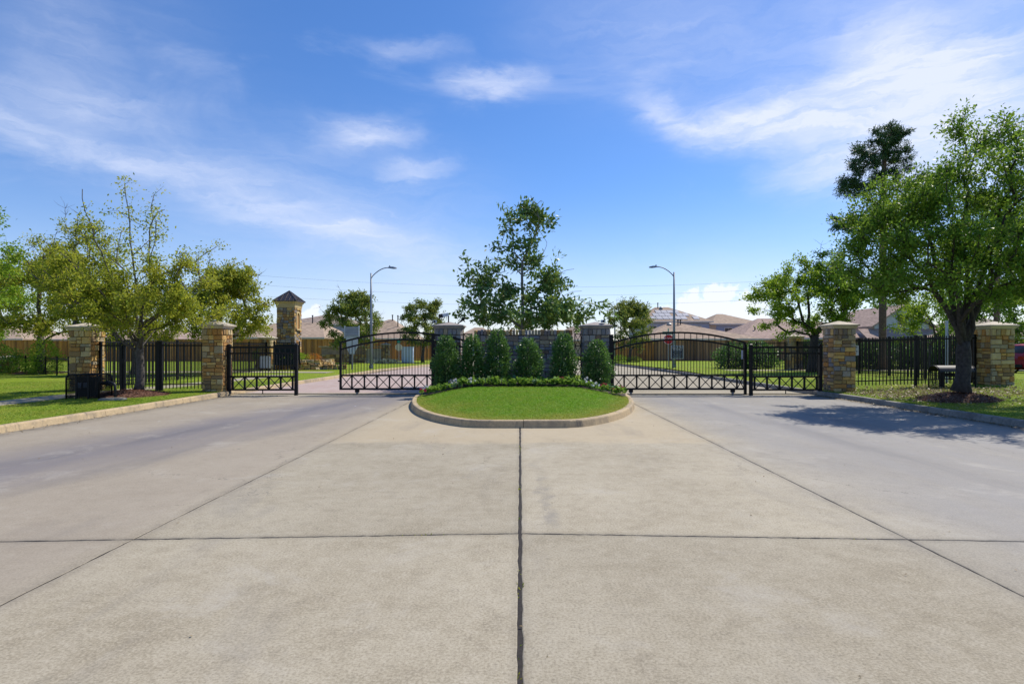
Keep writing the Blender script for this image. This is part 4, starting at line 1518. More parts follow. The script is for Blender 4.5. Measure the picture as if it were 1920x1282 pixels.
hC, rC = hip_house('two-storey house with blue siding and flat-topped hip roof, right of the solar house', 29.1, 36.5, 86, 97, 5.0, 31.6, 32.6, 6.95, 'siding', 'shingle', wins=((31.5, 3.2, 1.1, 1.3), (34.6, 3.2, 1.1, 1.3)))
MB().box(28.5, 29.6, 85.9, 90, 0.05, 4.98).build('brick_corner', M['brickwall'], hC)
hD, rD = hip_house('single-storey house with a broad pinkish roof left of the leafy right trees', 28.5, 40.5, 73, 85, 2.55, 33.0, 36.0, 5.6, 'brickwall', 'shingle_pink', vents=((31.0, 0.4, 0.3),))
# gabled house behind the right fence
hE = thing('house', (41, 62, 0.05), 'pale gabled house half hidden behind the right trees', 'house')
MB().box(38.3, 44.2, 61.5, 70, 0.05, 4.0).build('wall', M['siding_white'], hE)
o = MB().prism([(38.3, 4.0), (44.2, 4.0), (41.25, 5.95)], 'y', 61.52, 62.0).build('gable', M['siding_white'], hE)
fix_normals(o)
for sg in (-1, 1):
    xe = 41.25 + sg * 3.5
    o = MB().prism([(xe, 3.68), (41.25, 6.0), (41.25, 6.18), (xe, 3.86)], 'y', 61.0, 70.4).build('roof', M['shingle_pink'], hE)
    fix_normals(o)
o = MB().add([(36.5, 59.7, 2.5), (46.5, 59.7, 2.5), (46.5, 61.48, 3.6), (36.5, 61.48, 3.6), (36.5, 59.7, 2.36), (46.5, 59.7, 2.36), (46.5, 61.48, 3.46), (36.5, 61.48, 3.46)],
             [(0, 1, 2, 3), (7, 6, 5, 4), (0, 4, 5, 1), (1, 5, 6, 2), (2, 6, 7, 3), (3, 7, 4, 0)]).build('porch_roof', M['shingle_pink'], hE)
house_window(hE, 41.3, 61.5, 3.8, 0.9, 1.0)
hip_house('low brown-roofed house behind the right edge trees', 50, 62, 64, 76, 2.6, 54, 57, 5.2, 'brickwall', 'shingle_brown')
hip_house('low house with pinkish roof between the right trees and pine', 31.5, 37.6, 62.5, 70, 2.5, 34, 35, 4.6, 'brickwall', 'shingle_pink')
# left side
hip_house('tan-roofed house right of the stone tower', -37, -23.0, 66, 79, 2.6, -30, -25.2, 4.75, 'brickwall', 'shingle', vents=((-26.3, 0.95, 0.9),))
hip_house('brown-roofed house rising behind the tan roof by the tower', -38, -26, 88, 99, 5.0, -31.5, -30.2, 7.0, 'siding', 'shingle_brown')
hip_house('tan hip-roofed house between the two round lawn trees', -24.5, -14.6, 73, 85, 2.6, -18.2, -17.6, 5.45, 'brickwall', 'shingle', vents=((-17.6, 0.93, 0.7), (-16.4, 0.6, 1.4)))
hip_house('low house roof behind the large left tree', -52, -36.5, 64, 76, 2.35, -46, -42, 3.75, 'brickwall', 'shingle_pink')
hip_house('low house roof at the far left behind the board fence', -74, -56, 64, 76, 2.4, -68, -62, 4.3, 'brickwall', 'shingle')
hip_house('tan house seen through the gap beside the right island pillar', 5.2, 12.5, 88, 98, 2.6, 8.2, 9.5, 5.0, 'brickwall', 'shingle_brown', wins=((7.0, 1.0, 1.0, 1.2), (10.2, 1.0, 1.0, 1.2)))
hip_house('distant house behind the left island pillar and magnolia', -10.5, -3.2, 90, 100, 2.6, -7.6, -6.2, 4.9, 'siding', 'shingle', wins=((-8.6, 1.0, 1.0, 1.2), (-5.2, 1.0, 1.0, 1.2)))


# ------------------------------------------------------------------ lamps, signs, boxes
def street_lamp(x, y, h, reach, sgn, label, z0=0.13):
    t = thing('street_lamp', (x, y, z0), label, 'street lamp')
    MB().tube([(x, y, z0), (x, y, z0 + h * 0.5), (x, y, z0 + h)], [0.10, 0.08, 0.055], 12).build('pole', M['pole'], t, smooth=True)
    MB().tube([(x, y, z0), (x, y, z0 + 0.25)], 0.15, 12).build('base', M['galv'], t)
    pts = []
    for k in range(10):
        a = k / 9
        pts.append((x + sgn * reach * a, y, z0 + h - 0.35 + 0.72 * math.sin(a * PI / 2) ** 0.8))
    MB().tube(pts, 0.035, 8).build('arm', M['pole'], t, smooth=True)
    e = Vector(pts[-1])
    hd = MB()
    L, W = 0.62, 0.15
    ring = []
    for (f, ww, zt, zb) in ((0, 0.05, 0.04, -0.03), (0.2, 0.12, 0.07, -0.04), (0.6, 0.16, 0.06, -0.07), (0.9, 0.12, 0.02, -0.06), (1.0, 0.04, -0.01, -0.04)):
        xx = e.x + sgn * L * f
        ring.append([(xx, y - ww, e.z + zb), (xx, y + ww, e.z + zb), (xx, y + ww * 0.6, e.z + zt - 0.0), (xx, y - ww * 0.6, e.z + zt)])
    vs = [v for r_ in ring for v in r_]
    fs = [(0, 1, 2, 3), tuple(16 + k for k in range(4))]
    for i in range(4):
        for k in range(4):
            fs.append((4 * i + k, 4 * i + (k + 1) % 4, 4 * i + 4 + (k + 1) % 4, 4 * i + 4 + k))
    o = hd.add(vs, fs).build('lamp_head', M['pole'], t)
    fix_normals(o)
    MB().tube([(e.x + sgn * 0.12, y, e.z + 0.05), (e.x + sgn * 0.12, y, e.z + 0.15)], 0.04, 8).build('photocell', M['galv'], t)
    return t


street_lamp(-10.2, 39.0, 6.55, 1.15, 1, 'tall grey street lamp with its arm to the right, over the left gate')
street_lamp(10.83, 40.0, 6.75, 1.15, -1, 'tall grey street lamp with its arm to the left, behind the stop sign')
street_lamp(10.0, 60.0, 5.9, 1.1, -1, 'distant street lamp just right of the right island pillar')


def flat_text(s, size, loc, mat, parent, name='lettering', rot=(PI / 2, 0, 0)):
    cu = bpy.data.curves.new('text', 'FONT')
    cu.body = s
    cu.size = size
    cu.align_x = 'CENTER'
    cu.align_y = 'CENTER'
    cu.extrude = 0.002
    cu.offset = size * 0.02
    tmp = bpy.data.objects.new('text', cu)
    COL.objects.link(tmp)
    dg = bpy.context.evaluated_depsgraph_get()
    me = bpy.data.meshes.new_from_object(tmp.evaluated_get(dg))
    bpy.data.objects.remove(tmp)
    bpy.data.curves.remove(cu)
    me.materials.clear()
    me.materials.append(mat)
    return link_mesh(name, me, parent, loc, rot)


def octagon(mb, x, y0, y1, z, r):
    poly = [(x + r * math.cos(R(22.5 + 45 * k)), z + r * math.sin(R(22.5 + 45 * k))) for k in range(8)]
    mb.prism(poly, 'y', y0, y1)


# stop sign with street blades
sx, sy = 10.58, 40.6
t = thing('stop_sign', (sx, sy, 0.13), 'red stop sign with green street name blades behind the right gate', 'sign')
MB().tube([(sx, sy, 0.1), (sx, sy, 2.95)], 0.035, 8).build('post', M['galv'], t)
m = MB()
octagon(m, sx, sy - 0.062, sy - 0.05, 2.16, 0.375)
o = m.build('plate', M['white'], t)
fix_normals(o)
m = MB()
octagon(m, sx, sy - 0.068, sy - 0.063, 2.16, 0.345)
o = m.build('face', M['red'], t)
fix_normals(o)
flat_text('STOP', 0.29, (sx, sy - 0.072, 2.16), M['white'], t)
MB().beam((sx - 0.12, sy - 0.32, 2.84), (sx + 0.12, sy + 0.32, 2.84), 0.012, 0.2).build('street_blade', M['green_sign'], t)
MB().beam((sx - 0.4, sy + 0.08, 2.62), (sx + 0.4, sy - 0.12, 2.62), 0.012, 0.2).build('street_blade', M['green_sign'], t)
# dark notice sign
nx, ny = 10.55, 38.2
t = thing('notice_sign', (nx, ny, 0.13), 'dark blue notice sign with white lettering behind the right arched gate', 'sign')
MB().box(nx - 0.28 - 0.05, nx - 0.28 + 0.05, ny + 0.02, ny + 0.08, 0.0, 1.75).build('post', M['galv'], t)
MB().box(nx - 0.42, nx + 0.42, ny - 0.012, ny + 0.012, 0.83, 1.72).build('frame', M['sign_back'], t)
MB().box(nx - 0.375, nx + 0.375, ny - 0.02, ny - 0.0125, 0.875, 1.675).build('panel', M['sign_dark'], t)
flat_text('ONE ENTRY', 0.135, (nx, ny - 0.024, 1.575), M['white'], t)
flat_text('PRIVATELY', 0.125, (nx, ny - 0.024, 1.445), M['white'], t)
for k, (wd, z) in enumerate(((0.62, 1.335), (0.40, 1.26), (0.62, 1.17), (0.42, 1.08), (0.60, 1.00), (0.40, 0.925))):
    m = MB()
    x = -wd / 2
    while x < wd / 2 - 0.02:
        l_ = random.uniform(0.04, 0.11)
        m.box(nx + x, nx + min(x + l_, wd / 2), ny - 0.0245, ny - 0.0205, z - 0.010, z + 0.010)
        x += l_ + 0.02
    m.build('small_print', M['sign_back'], t, kind='stuff')
# stacked sign seen from behind, left lane
bx, by = -11.15, 37.8
t = thing('sign_assembly', (bx, by, 0.13), 'stacked pale sign boards seen from behind, left of the street lamp', 'sign')
MB().tube([(bx, by, 0.05), (bx, by, 2.2)], 0.06, 10).build('post', M['galv'], t)
MB().box(bx - 0.46, bx + 0.46, by - 0.09, by - 0.062, 2.32, 2.96).build('upper_board', M['sign_back_grey'], t)
for x in (bx - 0.47, bx + 0.47):
    MB().box(x - 0.035, x + 0.035, by - 0.12, by - 0.07, 2.20, 3.03).build('frame_bar', M['sign_back'], t)
for z in (2.36, 2.47, 2.91):
    MB().box(bx - 0.43, bx + 0.43, by - 0.112, by - 0.091, z - 0.012, z + 0.012).build('seam', M['sign_back'], t)
MB().box(bx - 0.39, bx + 0.39, by - 0.09, by - 0.062, 1.66, 2.30).build('lower_board', M['sign_back'], t)
o = MB().prism([(bx - 0.39, 1.655), (bx + 0.39, 1.655), (bx + 0.16, 1.15), (bx - 0.16, 1.15)], 'y', by - 0.09, by - 0.062).build('shield_board', M['sign_back'], t)
fix_normals(o)
# octagon seen from behind
ox, oy = -10.75, 50.5
t = thing('stop_sign', (ox, oy, 0.13), 'cream octagonal sign back on a thin post beside the pale cabinet', 'sign')
MB().tube([(ox, oy, 0.1), (ox, oy, 2.3)], 0.035, 8).build('post', M['galv'], t)
m = MB()
octagon(m, ox, oy - 0.06, oy - 0.045, 1.60, 0.33)
o = m.build('plate', M['cream'], t)
fix_normals(o)
MB().box(ox - 0.15, ox + 0.15, oy - 0.05, oy - 0.037, 1.98, 2.22).build('street_blade', M['green_sign'], t)
# pale cabinet
t = thing('utility_cabinet', (-10.15, 51.5, 0.13), 'pale blue utility cabinet beside the octagon sign', 'cabinet')
MB().box(-10.72, -9.60, 51.2, 51.8, 0.12, 0.24).build('plinth', M['cap'], t)
MB().box(-10.67, -9.65, 51.25, 51.75, 0.241, 1.62).build('body', M['cabinet'], t)
for x in (-10.65, -10.145):
    MB().box(x, x + 0.485, 51.225, 51.248, 0.27, 1.58).build('door', M['cabinet'], t)
MB().box(-10.70, -9.62, 51.2, 51.8, 1.621, 1.66).build('lid', M['cabinet'], t)
# pale plate behind the left panel
t = thing('sign_board', (-15.25, 34.0, 0.3), 'pale blue arched sign plate on the fence by the small left pillar', 'sign')
o = MB().prism([(-15.6, 0.36), (-14.93, 0.36), (-14.93, 1.0), (-15.05, 1.08), (-15.48, 1.08), (-15.6, 1.0)], 'y', 34.0, 34.02).build('plate', M['sign_back'], t)
fix_normals(o)
MB().box(-15.56, -15.50, 34.022, 34.06, 0.15, 1.0).build('post', M['steel'], t)
MB().box(-15.03, -14.97, 34.022, 34.06, 0.15, 1.0).build('post', M['steel'], t)
# small sign on the right fence next to the pillar
t = thing('fence_sign', (11.2, 19.02, 1.1), 'small pale sign hanging on the right picket fence beside the pillar', 'sign')
MB().box(11.02, 11.32, 19.02, 19.035, 1.33, 1.66).build('plate', M['sign_back'], t)
for k in range(4):
    MB().box(11.09, 11.27 - 0.03 * (k % 2), 19.014, 19.0195, 1.59 - 0.07 * k, 1.62 - 0.07 * k).build('print_line', M['sign_dark'], t)
# tall post with a sign edge-on behind the right tree
t = thing('sign_post', (15.16, 20.2, 0.3), 'slim pale post with an edge-on sign behind the right tree', 'sign')
MB().box(15.13, 15.19, 20.18, 20.24, 0.25, 2.55).build('post', M['cabinet'], t)
MB().beam((14.97, 19.97, 2.22), (15.31, 20.45, 2.22), 0.02, 0.62).build('plate', M['sign_back'], t)
# floodlight and camera on the left island pillar
t = thing('floodlight', (ISL_L + 0.1, 20.0, 2.47), 'white floodlight on a short stem on top of the left island pillar', 'floodlight')
MB().tube([(ISL_L - 0.02, 20.05, 2.42), (ISL_L - 0.02, 20.05, 2.72)], 0.022, 8).build('stem', M['steel'], t)
MB().beam((ISL_L - 0.05, 20.05, 2.755), (ISL_L - 0.24, 19.9, 2.70), 0.13, 0.11).build('housing', M['camera_white'], t)
MB().beam((ISL_L - 0.242, 19.898, 2.70), (ISL_L - 0.30, 19.85, 2.683), 0.15, 0.13).build('hood', M['steel_dull'], t)
t = thing('security_camera', (ISL_L - 0.42, 19.75, 2.42), 'small white camera on the left corner of the left island pillar cap', 'camera')
MB().box(ISL_L - 0.52, ISL_L - 0.40, 19.70, 19.86, 2.442, 2.54).build('housing', M['camera_white'], t)
MB().tube([(ISL_L - 0.46, 19.695, 2.49), (ISL_L - 0.46, 19.66, 2.49)], 0.035, 10).build('lens', M['steel'], t)
t = thing('floodlight', (ISL_L + 0.45, 20.0, 2.42), 'black spotlight leaning up from the right side of the left island pillar cap', 'floodlight')
MB().tube([(ISL_L + 0.30, 20.0, 2.42), (ISL_L + 0.40, 20.0, 2.50)], 0.02, 8).build('stem', M['steel'], t)
MB().tube([(ISL_L + 0.40, 20.0, 2.50), (ISL_L + 0.56, 19.98, 2.63)], [0.03, 0.05], 10).build('housing', M['steel'], t)
t = thing('security_camera', (ISL_R + 0.25, 19.8, 2.42), 'small white camera on top of the right island pillar cap', 'camera')
MB().box(ISL_R + 0.16, ISL_R + 0.30, 19.74, 19.9, 2.455, 2.55).build('housing', M['camera_white'], t)
MB().tube([(ISL_R + 0.23, 19.735, 2.50), (ISL_R + 0.23, 19.70, 2.50)], 0.035, 10).build('lens', M['steel'], t)

# ---- wire cage over the left backflow pipe
cx0, cx1, cy0, cy1, cz = -12.72, -11.80, 15.95, 16.45, 0.155
t = thing('pipe_cage', ((cx0 + cx1) / 2, 16.2, cz), 'black wire cage with rounded top over a pipe by the left sidewalk', 'cage')


def hoop(y, xa, xb, h, r=0.022):
    pts = [(xa, y, cz), (xa, y, cz + h - 0.12)]
    pts += [(xa + 0.12 - 0.12 * math.cos(a), y, cz + h - 0.12 + 0.12 * math.sin(a)) for a in np.linspace(0.2, PI / 2, 5)]
    pts += [(xb - 0.12 + 0.12 * math.cos(a), y, cz + h - 0.12 + 0.12 * math.sin(a)) for a in np.linspace(PI / 2, 0.2, 5)]
    pts += [(xb, y, cz + h - 0.12), (xb, y, cz)]
    return MB().tube(pts, r, 8)


for y in (cy0, cy1):
    hoop(y, cx0, cx1, 0.68).build('hoop', M['steel'], t, smooth=True)
for x in (cx0 + 0.28, cx0 + 0.62):
    MB().box(x - 0.025, x + 0.025, cy0 - 0.012, cy0 + 0.012, cz, cz + 0.66).build('upright', M['steel'], t)
for x, z in ((cx0, 0.55), (cx1, 0.55), (cx0 + 0.2, 0.68), (cx1 - 0.2, 0.68), (cx0, 0.06), (cx1, 0.06)):
    MB().beam((x, cy0, cz + z), (x, cy1, cz + z), 0.03, 0.03).build('side_bar', M['steel'], t)
m = MB()
for k in range(1, 40):
    x = cx0 + k * (cx1 - cx0) / 40
    m.beam((x, cy0, cz + 0.04), (x, cy0, cz + 0.66), 0.007, 0.007)
    m.beam((x, cy1, cz + 0.04), (x, cy1, cz + 0.66), 0.007, 0.007)
    m.beam((x, cy0, cz + 0.675), (x, cy1, cz + 0.675), 0.007, 0.007)
for k in range(1, 26):
    z = cz + k * 0.66 / 26
    m.beam((cx0, cy0, z), (cx1, cy0, z), 0.007, 0.007)
    m.beam((cx0, cy1, z), (cx1, cy1, z), 0.007, 0.007)
    m.beam((cx0, cy0, z), (cx0, cy1, z), 0.007, 0.007)
    m.beam((cx1, cy0, z), (cx1, cy1, z), 0.007, 0.007)
m.build('wire_mesh', M['steel'], t, kind='stuff')
MB().box(cx0 + 0.16, cx0 + 0.26, 16.15, 16.2, cz + 0.30, cz + 0.44).build('valve_plate', M['sign_back_grey'], t)
MB().box(cx0 + 0.32, cx0 + 0.42, 16.15, 16.2, cz + 0.30, cz + 0.44).build('valve_plate', M['sign_back_grey'], t)
MB().box(cx0 + 0.1, cx1 - 0.3, 16.21, 16.4, cz + 0.05, cz + 0.60).build('valve_body', M['steel_dull'], t)
t = thing('water_pipe', (-11.5, 16.2, cz), 'black elbow pipe coming out of the left wire cage', 'pipe')
MB().tube([(-12.0, 16.2, cz + 0.43), (-11.62, 16.2, cz + 0.43), (-11.56, 16.2, cz + 0.41), (-11.53, 16.2, cz + 0.36), (-11.52, 16.2, cz - 0.02)], 0.038, 10).build('elbow', M['steel_dull'], t, smooth=True)
MB().tube([(-11.76, 16.2, cz + 0.43), (-11.72, 16.2, cz + 0.43)], 0.085, 12).build('flange', M['steel_dull'], t)
MB().tube([(-11.69, 16.2, cz + 0.43), (-11.65, 16.2, cz + 0.43)], 0.07, 12).build('flange', M['steel_dull'], t)
# meter lid beside the mulch
t = thing('meter_lid', (-11.4, 15.6, 0.14), 'flat grey meter lid in the grass before the left mulch ring', 'lid')
MB().tube([(-11.35, 15.85, 0.10), (-11.35, 15.85, 0.185)], 0.30, 16).build('lid', M['walk'], t)
MB().tube([(-11.35, 15.85, 0.08), (-11.35, 15.85, 0.165)], 0.34, 16).build('rim', M['galv'], t)

# ---- hooded backflow unit right
hx0, hx1, hy0, hy1, hz = 13.25, 14.45, 18.0, 18.5, 0.30
t = thing('pipe_hood', ((hx0 + hx1) / 2, 18.25, hz), 'dark half-round hood over two upright pipes behind the right tree', 'pipe cover')
sec = []
for a in np.linspace(0, PI, 11):
    sec.append((18.25 - 0.25 * math.cos(a), hz + 0.52 + 0.20 * math.sin(a)))
sec_in = [(18.25 - 0.235 * math.cos(a), hz + 0.52 + 0.185 * math.sin(a)) for a in np.linspace(PI, 0, 11)]
o = MB().prism(sec + sec_in, 'x', hx0, hx1).build('hood', M['steel_dull'], t)
fix_normals(o)
for x in (hx0 + 0.03, hx1 - 0.03):
    pts = [(x, 18.01, hz), (x, 18.01, hz + 0.5)] + [(x, 18.25 - 0.245 * math.cos(a), hz + 0.52 + 0.19 * math.sin(a)) for a in np.linspace(0.2, PI - 0.2, 7)] + [(x, 18.49, hz + 0.5), (x, 18.49, hz)]
    MB().tube(pts, 0.022, 8).build('end_hoop', M['steel'], t)
for x in (hx0 + 0.25, hx0 + 0.78):
    MB().tube([(x, 18.2, hz - 0.05), (x, 18.2, hz + 0.56)], 0.07, 12).build('pipe', M['steel'], t)
    MB().tube([(x, 18.2, hz + 0.561), (x, 18.2, hz + 0.60)], [0.10, 0.08], 12).build('pipe_cap', M['sign_back_grey'], t)
MB().tube([(hx0 + 0.25, 18.25, hz + 0.42), (hx0 + 0.78, 18.25, hz + 0.42)], 0.055, 10).build('cross_pipe', M['steel'], t)
m = MB()
for k in range(1, 12):
    z = hz + k * 0.5 / 12
    m.beam((hx0, 18.02, z), (hx0 + 0.02, 18.48, z), 0.006, 0.006)
for k in range(1, 12):
    y = 18.02 + k * 0.46 / 12
    m.beam((hx0 + 0.01, y, hz), (hx0 + 0.01, y, hz + 0.52), 0.006, 0.006)
m.build('wire_mesh', M['steel'], t, kind='stuff')

# ---- power lines
for i, (zA, zB, sag, yy) in enumerate(((16.4, 15.6, 3.4, 104), (14.6, 14.0, 3.2, 104.4), (12.4, 12.0, 2.9, 104))):
    pts = []
    for k in range(41):
        f = k / 40
        pts.append((lerp(-66, 70, f), yy, lerp(zA, zB, f) - sag * 4 * f * (1 - f)))
    lb = ('topmost of the three power lines crossing the sky behind the trees', 'middle one of the three power lines crossing behind the trees', 'lowest of the three power lines crossing behind the trees')[i]
    MB().tube(pts, 0.013, 5).build('power_line', M['wire'], label=lb, cat='cable', group='power lines behind the trees')
for x, lb in ((-66, 'timber power pole hidden behind the left trees'), (70, 'timber power pole hidden behind the right trees')):
    t = thing('power_pole', (x, 104.2, 0), lb, 'pole')
    MB().tube([(x, 104.2, -0.1), (x, 104.2, 17)], [0.2, 0.13], 10).build('pole', M['bark_pine'], t)
    MB().box(x - 0.06, x + 0.06, 103.2, 105.2, 15.6, 15.75).build('crossarm', M['bark_pine'], t)

# ---- red car at the right edge (its tail points left)
cxl, cyl, czl = 24.45, 27.6, 0.26
t = thing('parked_car', (cxl + 2.2, cyl + 0.9, czl), 'dark red car parked at the right edge beyond the golden pillar', 'car')
side = [(0.0, 0.38), (0.02, 0.80), (0.10, 1.00), (0.55, 1.03), (3.05, 0.98), (4.05, 0.86), (4.35, 0.70), (4.42, 0.40), (4.1, 0.24), (0.3, 0.24)]
vs, fs = [], []
for yo, ins in ((0.06, 0.06), (0.0, 0.0), (1.78, 0.0), (1.72, 0.06)):
    for (a, z) in side:
        cxm, czm = 2.2, 0.62
        vs.append((cxl + lerp(a, cxm, ins), cyl + yo, czl + lerp(z, czm, ins)))
k = len(side)
fs = [tuple(range(k)), tuple(range(4 * k - 1, 3 * k - 1, -1))]
for s in range(3):
    for i in range(k):
        fs.append((s * k + i, (s + 1) * k + i, (s + 1) * k + (i + 1) % k, s * k + (i + 1) % k))
o = MB().add(vs, fs).build('body', M['car_red'], t)
fix_normals(o)
gh = [(0.12, 1.0), (0.42, 1.44), (0.7, 1.52), (2.0, 1.50), (2.95, 1.0)]
vs = []
for yo, e in ((0.08, 0), (1.70, 0)):
    for (a, z) in gh:
        tin = (z - 1.0) * 0.32
        vs.append((cxl + a, cyl + (yo + tin if yo < 1 else yo - tin), czl + z))
o = MB().add(vs, [(0, 1, 2, 3, 4), (9, 8, 7, 6, 5), (0, 5, 6, 1), (1, 6, 7, 2), (2, 7, 8, 3), (3, 8, 9, 4)]).build('cabin', M['car_red'], t)
fix_normals(o)
for (a0, a1, b0, b1) in ((0.38, 1.18, 0.62, 1.16), (1.24, 2.55, 1.22, 2.0)):
    z0c, z1c = 1.06, 1.42
    yy0, yy1 = cyl + 0.08 + 0.06 * 0.32 - 0.008, cyl + 0.08 + 0.42 * 0.32 - 0.008
    MB().add([(cxl + a0, yy0, czl + z0c), (cxl + a1, yy0, czl + z0c), (cxl + b1, yy1, czl + z1c), (cxl + b0, yy1, czl + z1c)], [(0, 1, 2, 3)]).build('window', M['glass'], t)
p = [Vector((cxl + 0.12, 0, czl + 1.0)), Vector((cxl + 0.42, 0, czl + 1.44))]
MB().add([(lerp(p[0].x, p[1].x, f) - 0.01, cyl + yy, lerp(p[0].z, p[1].z, f) + 0.004) for f, yy in ((0.12, 0.2), (0.12, 1.58), (0.9, 1.46), (0.9, 0.32))], [(0, 1, 2, 3)]).build('rear_window', M['glass'], t)
for a in (0.85, 3.5):
    for yo in (0.02, 1.60):
        wh = MB().tube([(cxl + a, cyl + yo - 0.03, czl + 0.31), (cxl + a, cyl + yo + 0.17, czl + 0.31)], 0.31, 20).build('wheel', M['rubber'], t)
        MB().tube([(cxl + a, cyl + yo - 0.04, czl + 0.31), (cxl + a, cyl + yo - 0.031, czl + 0.31)], 0.2, 16).build('rim', M['chrome'], wh)
for yo in (0.1, 1.45):
    MB().box(cxl - 0.02, cxl + 0.12, cyl + yo - 0.11, cyl + yo + 0.22, czl + 0.74, czl + 0.90).build('tail_light', M['lamp_red'], t)
MB().box(cxl - 0.05, cxl + 0.1, cyl + 0.1, cyl + 1.68, czl + 0.36, czl + 0.50).build('bumper', M['rubber'], t)

# ------------------------------------------------------------------ plants
def leaf_quads(rng, P, Dr, L, W, up=None):
    """rhombic leaves: centres P (n,3), directions Dr (n,3), sizes L, W (n,)"""
    n = len(P)
    Dr = Dr / (np.linalg.norm(Dr, axis=1, keepdims=True) + 1e-9)
    rv = rng.normal(size=(n, 3))
    if up is not None:
        rv = rv * 0.8 + up
    S = np.cross(Dr, rv)
    S /= (np.linalg.norm(S, axis=1, keepdims=True) + 1e-9)
    Nn = np.cross(S, Dr)
    V = np.empty((n, 4, 3), dtype=np.float32)
    V[:, 0] = P
    V[:, 1] = P + Dr * (L * 0.5)[:, None] + S * (W * 0.5)[:, None] + Nn * (W * 0.16)[:, None]
    V[:, 2] = P + Dr * L[:, None]
    V[:, 3] = P + Dr * (L * 0.5)[:, None] - S * (W * 0.5)[:, None] + Nn * (W * 0.16)[:, None]
    return V.reshape(-1, 3), np.arange(4 * n, dtype=np.int32).reshape(-1, 4)


def grow(rng, root, trunk_top, lean, clusters, tr, gn=0.42, curl=0.22, minr=0.006, tipr=0.010, sag=0.12, trunk_nodes=5, open_z=None, prio=0, scaf=0):
    """skeleton that reaches every cluster; returns chains [(points, radii)] and tips"""
    nodes = [np.array(root, float)]
    par = [-1]
    plen = [0.0]
    tt = np.array(trunk_top, float)
    for k in range(1, trunk_nodes + 1):
        f = k / trunk_nodes
        p = nodes[0] + (tt - nodes[0]) * f + np.array([math.sin(f * 4 + root[0]) * lean, math.cos(f * 3 + root[1]) * lean, 0]) * (0 < k < trunk_nodes)
        nodes.append(p)
        par.append(k - 1)
        plen.append(plen[-1] + np.linalg.norm(nodes[-1] - nodes[-2]))
    first_ok = max(1, trunk_nodes - 1)
    if open_z is not None:       # limbs may leave the trunk from this height on
        first_ok = next(i for i, p in enumerate(nodes) if p[2] >= open_z)
    chains = [list(range(trunk_nodes + 1))]
    order = np.argsort([np.linalg.norm(c - tt) for c in clusters])
    if prio:                     # the long scaffold limbs are laid first, outermost first
        order = list(range(len(clusters) - prio, len(clusters))) + [q for q in order if q < len(clusters) - prio]
    tips = {}
    for ci in order:
        c = clusters[ci]
        arr = np.array(nodes[first_ok:])
        pl = np.array(plen[first_ok:]) - plen[first_ok]
        dist = np.linalg.norm(arr - c, axis=1)
        drop = np.maximum(0, arr[:, 2] - c[2])
        cost = dist + gn * pl + 1.2 * drop
        a = int(np.argmin(cost)) + first_ok
        if prio and 0 <= ci - (len(clusters) - prio) < scaf:
            a = trunk_nodes - (1 if (ci % 3 == 0) else 0)
        p0 = nodes[a]
        d = c - p0
        dl = np.linalg.norm(d)
        m = max(2, int(dl / 0.45) + 1)
        ch = [a]
        pd = p0 - nodes[par[a]] if par[a] >= 0 else np.array([0, 0, 1.0])
        pd = pd / (np.linalg.norm(pd) + 1e-9)
        for k in range(1, m + 1):
            f = k / m
            q = p0 + d * f
            q = q + pd * dl * curl * f * (1 - f) * 2 + np.array([0, 0, sag * dl]) * f * (1 - f) * 2
            if k < m:
                q = q + rng.normal(size=3) * 0.05 * min(1, dl)
            nodes.append(q)
            par.append(a if k == 1 else len(nodes) - 2)
            plen.append(plen[par[-1]] + np.linalg.norm(q - nodes[par[-1]]))
            ch.append(len(nodes) - 1)
        chains.append(ch)
        tips[ci] = ch
    raw = np.zeros(len(nodes))
    kids = [[] for _ in nodes]
    for i, p in enumerate(par):
        if p >= 0:
            kids[p].append(i)
    e = 2.35
    for i in range(len(nodes) - 1, -1, -1):
        s = sum(raw[k] ** e for k in kids[i])
        raw[i] = max(tipr, s ** (1 / e)) * 1.012
    rad = np.maximum(minr, tipr + (raw - tipr) * (tr / raw[0]) ** 1.0) if raw[0] > 0 else raw
    rad = np.minimum(rad, tr)
    # flare at the foot
    rad[0] = tr * 1.35
    rad[1] = max(rad[1], tr * 0.95)
    out = []
    for ci, ch in enumerate(chains):
        pts = [nodes[i] for i in ch]
        rs = [rad[i] for i in ch]
        if ci > 0:
            rs[0] = min(rs[0], rs[1] * 1.15)
        out.append((pts, rs))
    return out, {k: [nodes[i] for i in v] for k, v in tips.items()}


def ellipsoid_pts(rng, n, c, r, inner=0.35, zmin=None):
    out = []
    tries = 0
    while len(out) < n and tries < n * 60:
        tries += 1
        v = rng.normal(size=3)
        v /= np.linalg.norm(v)
        q = np.array(c) + v * np.array(r) * rng.uniform(inner, 1.0) ** 0.6
        if zmin is not None and q[2] < zmin:
            continue
        out.append(q)
    return out


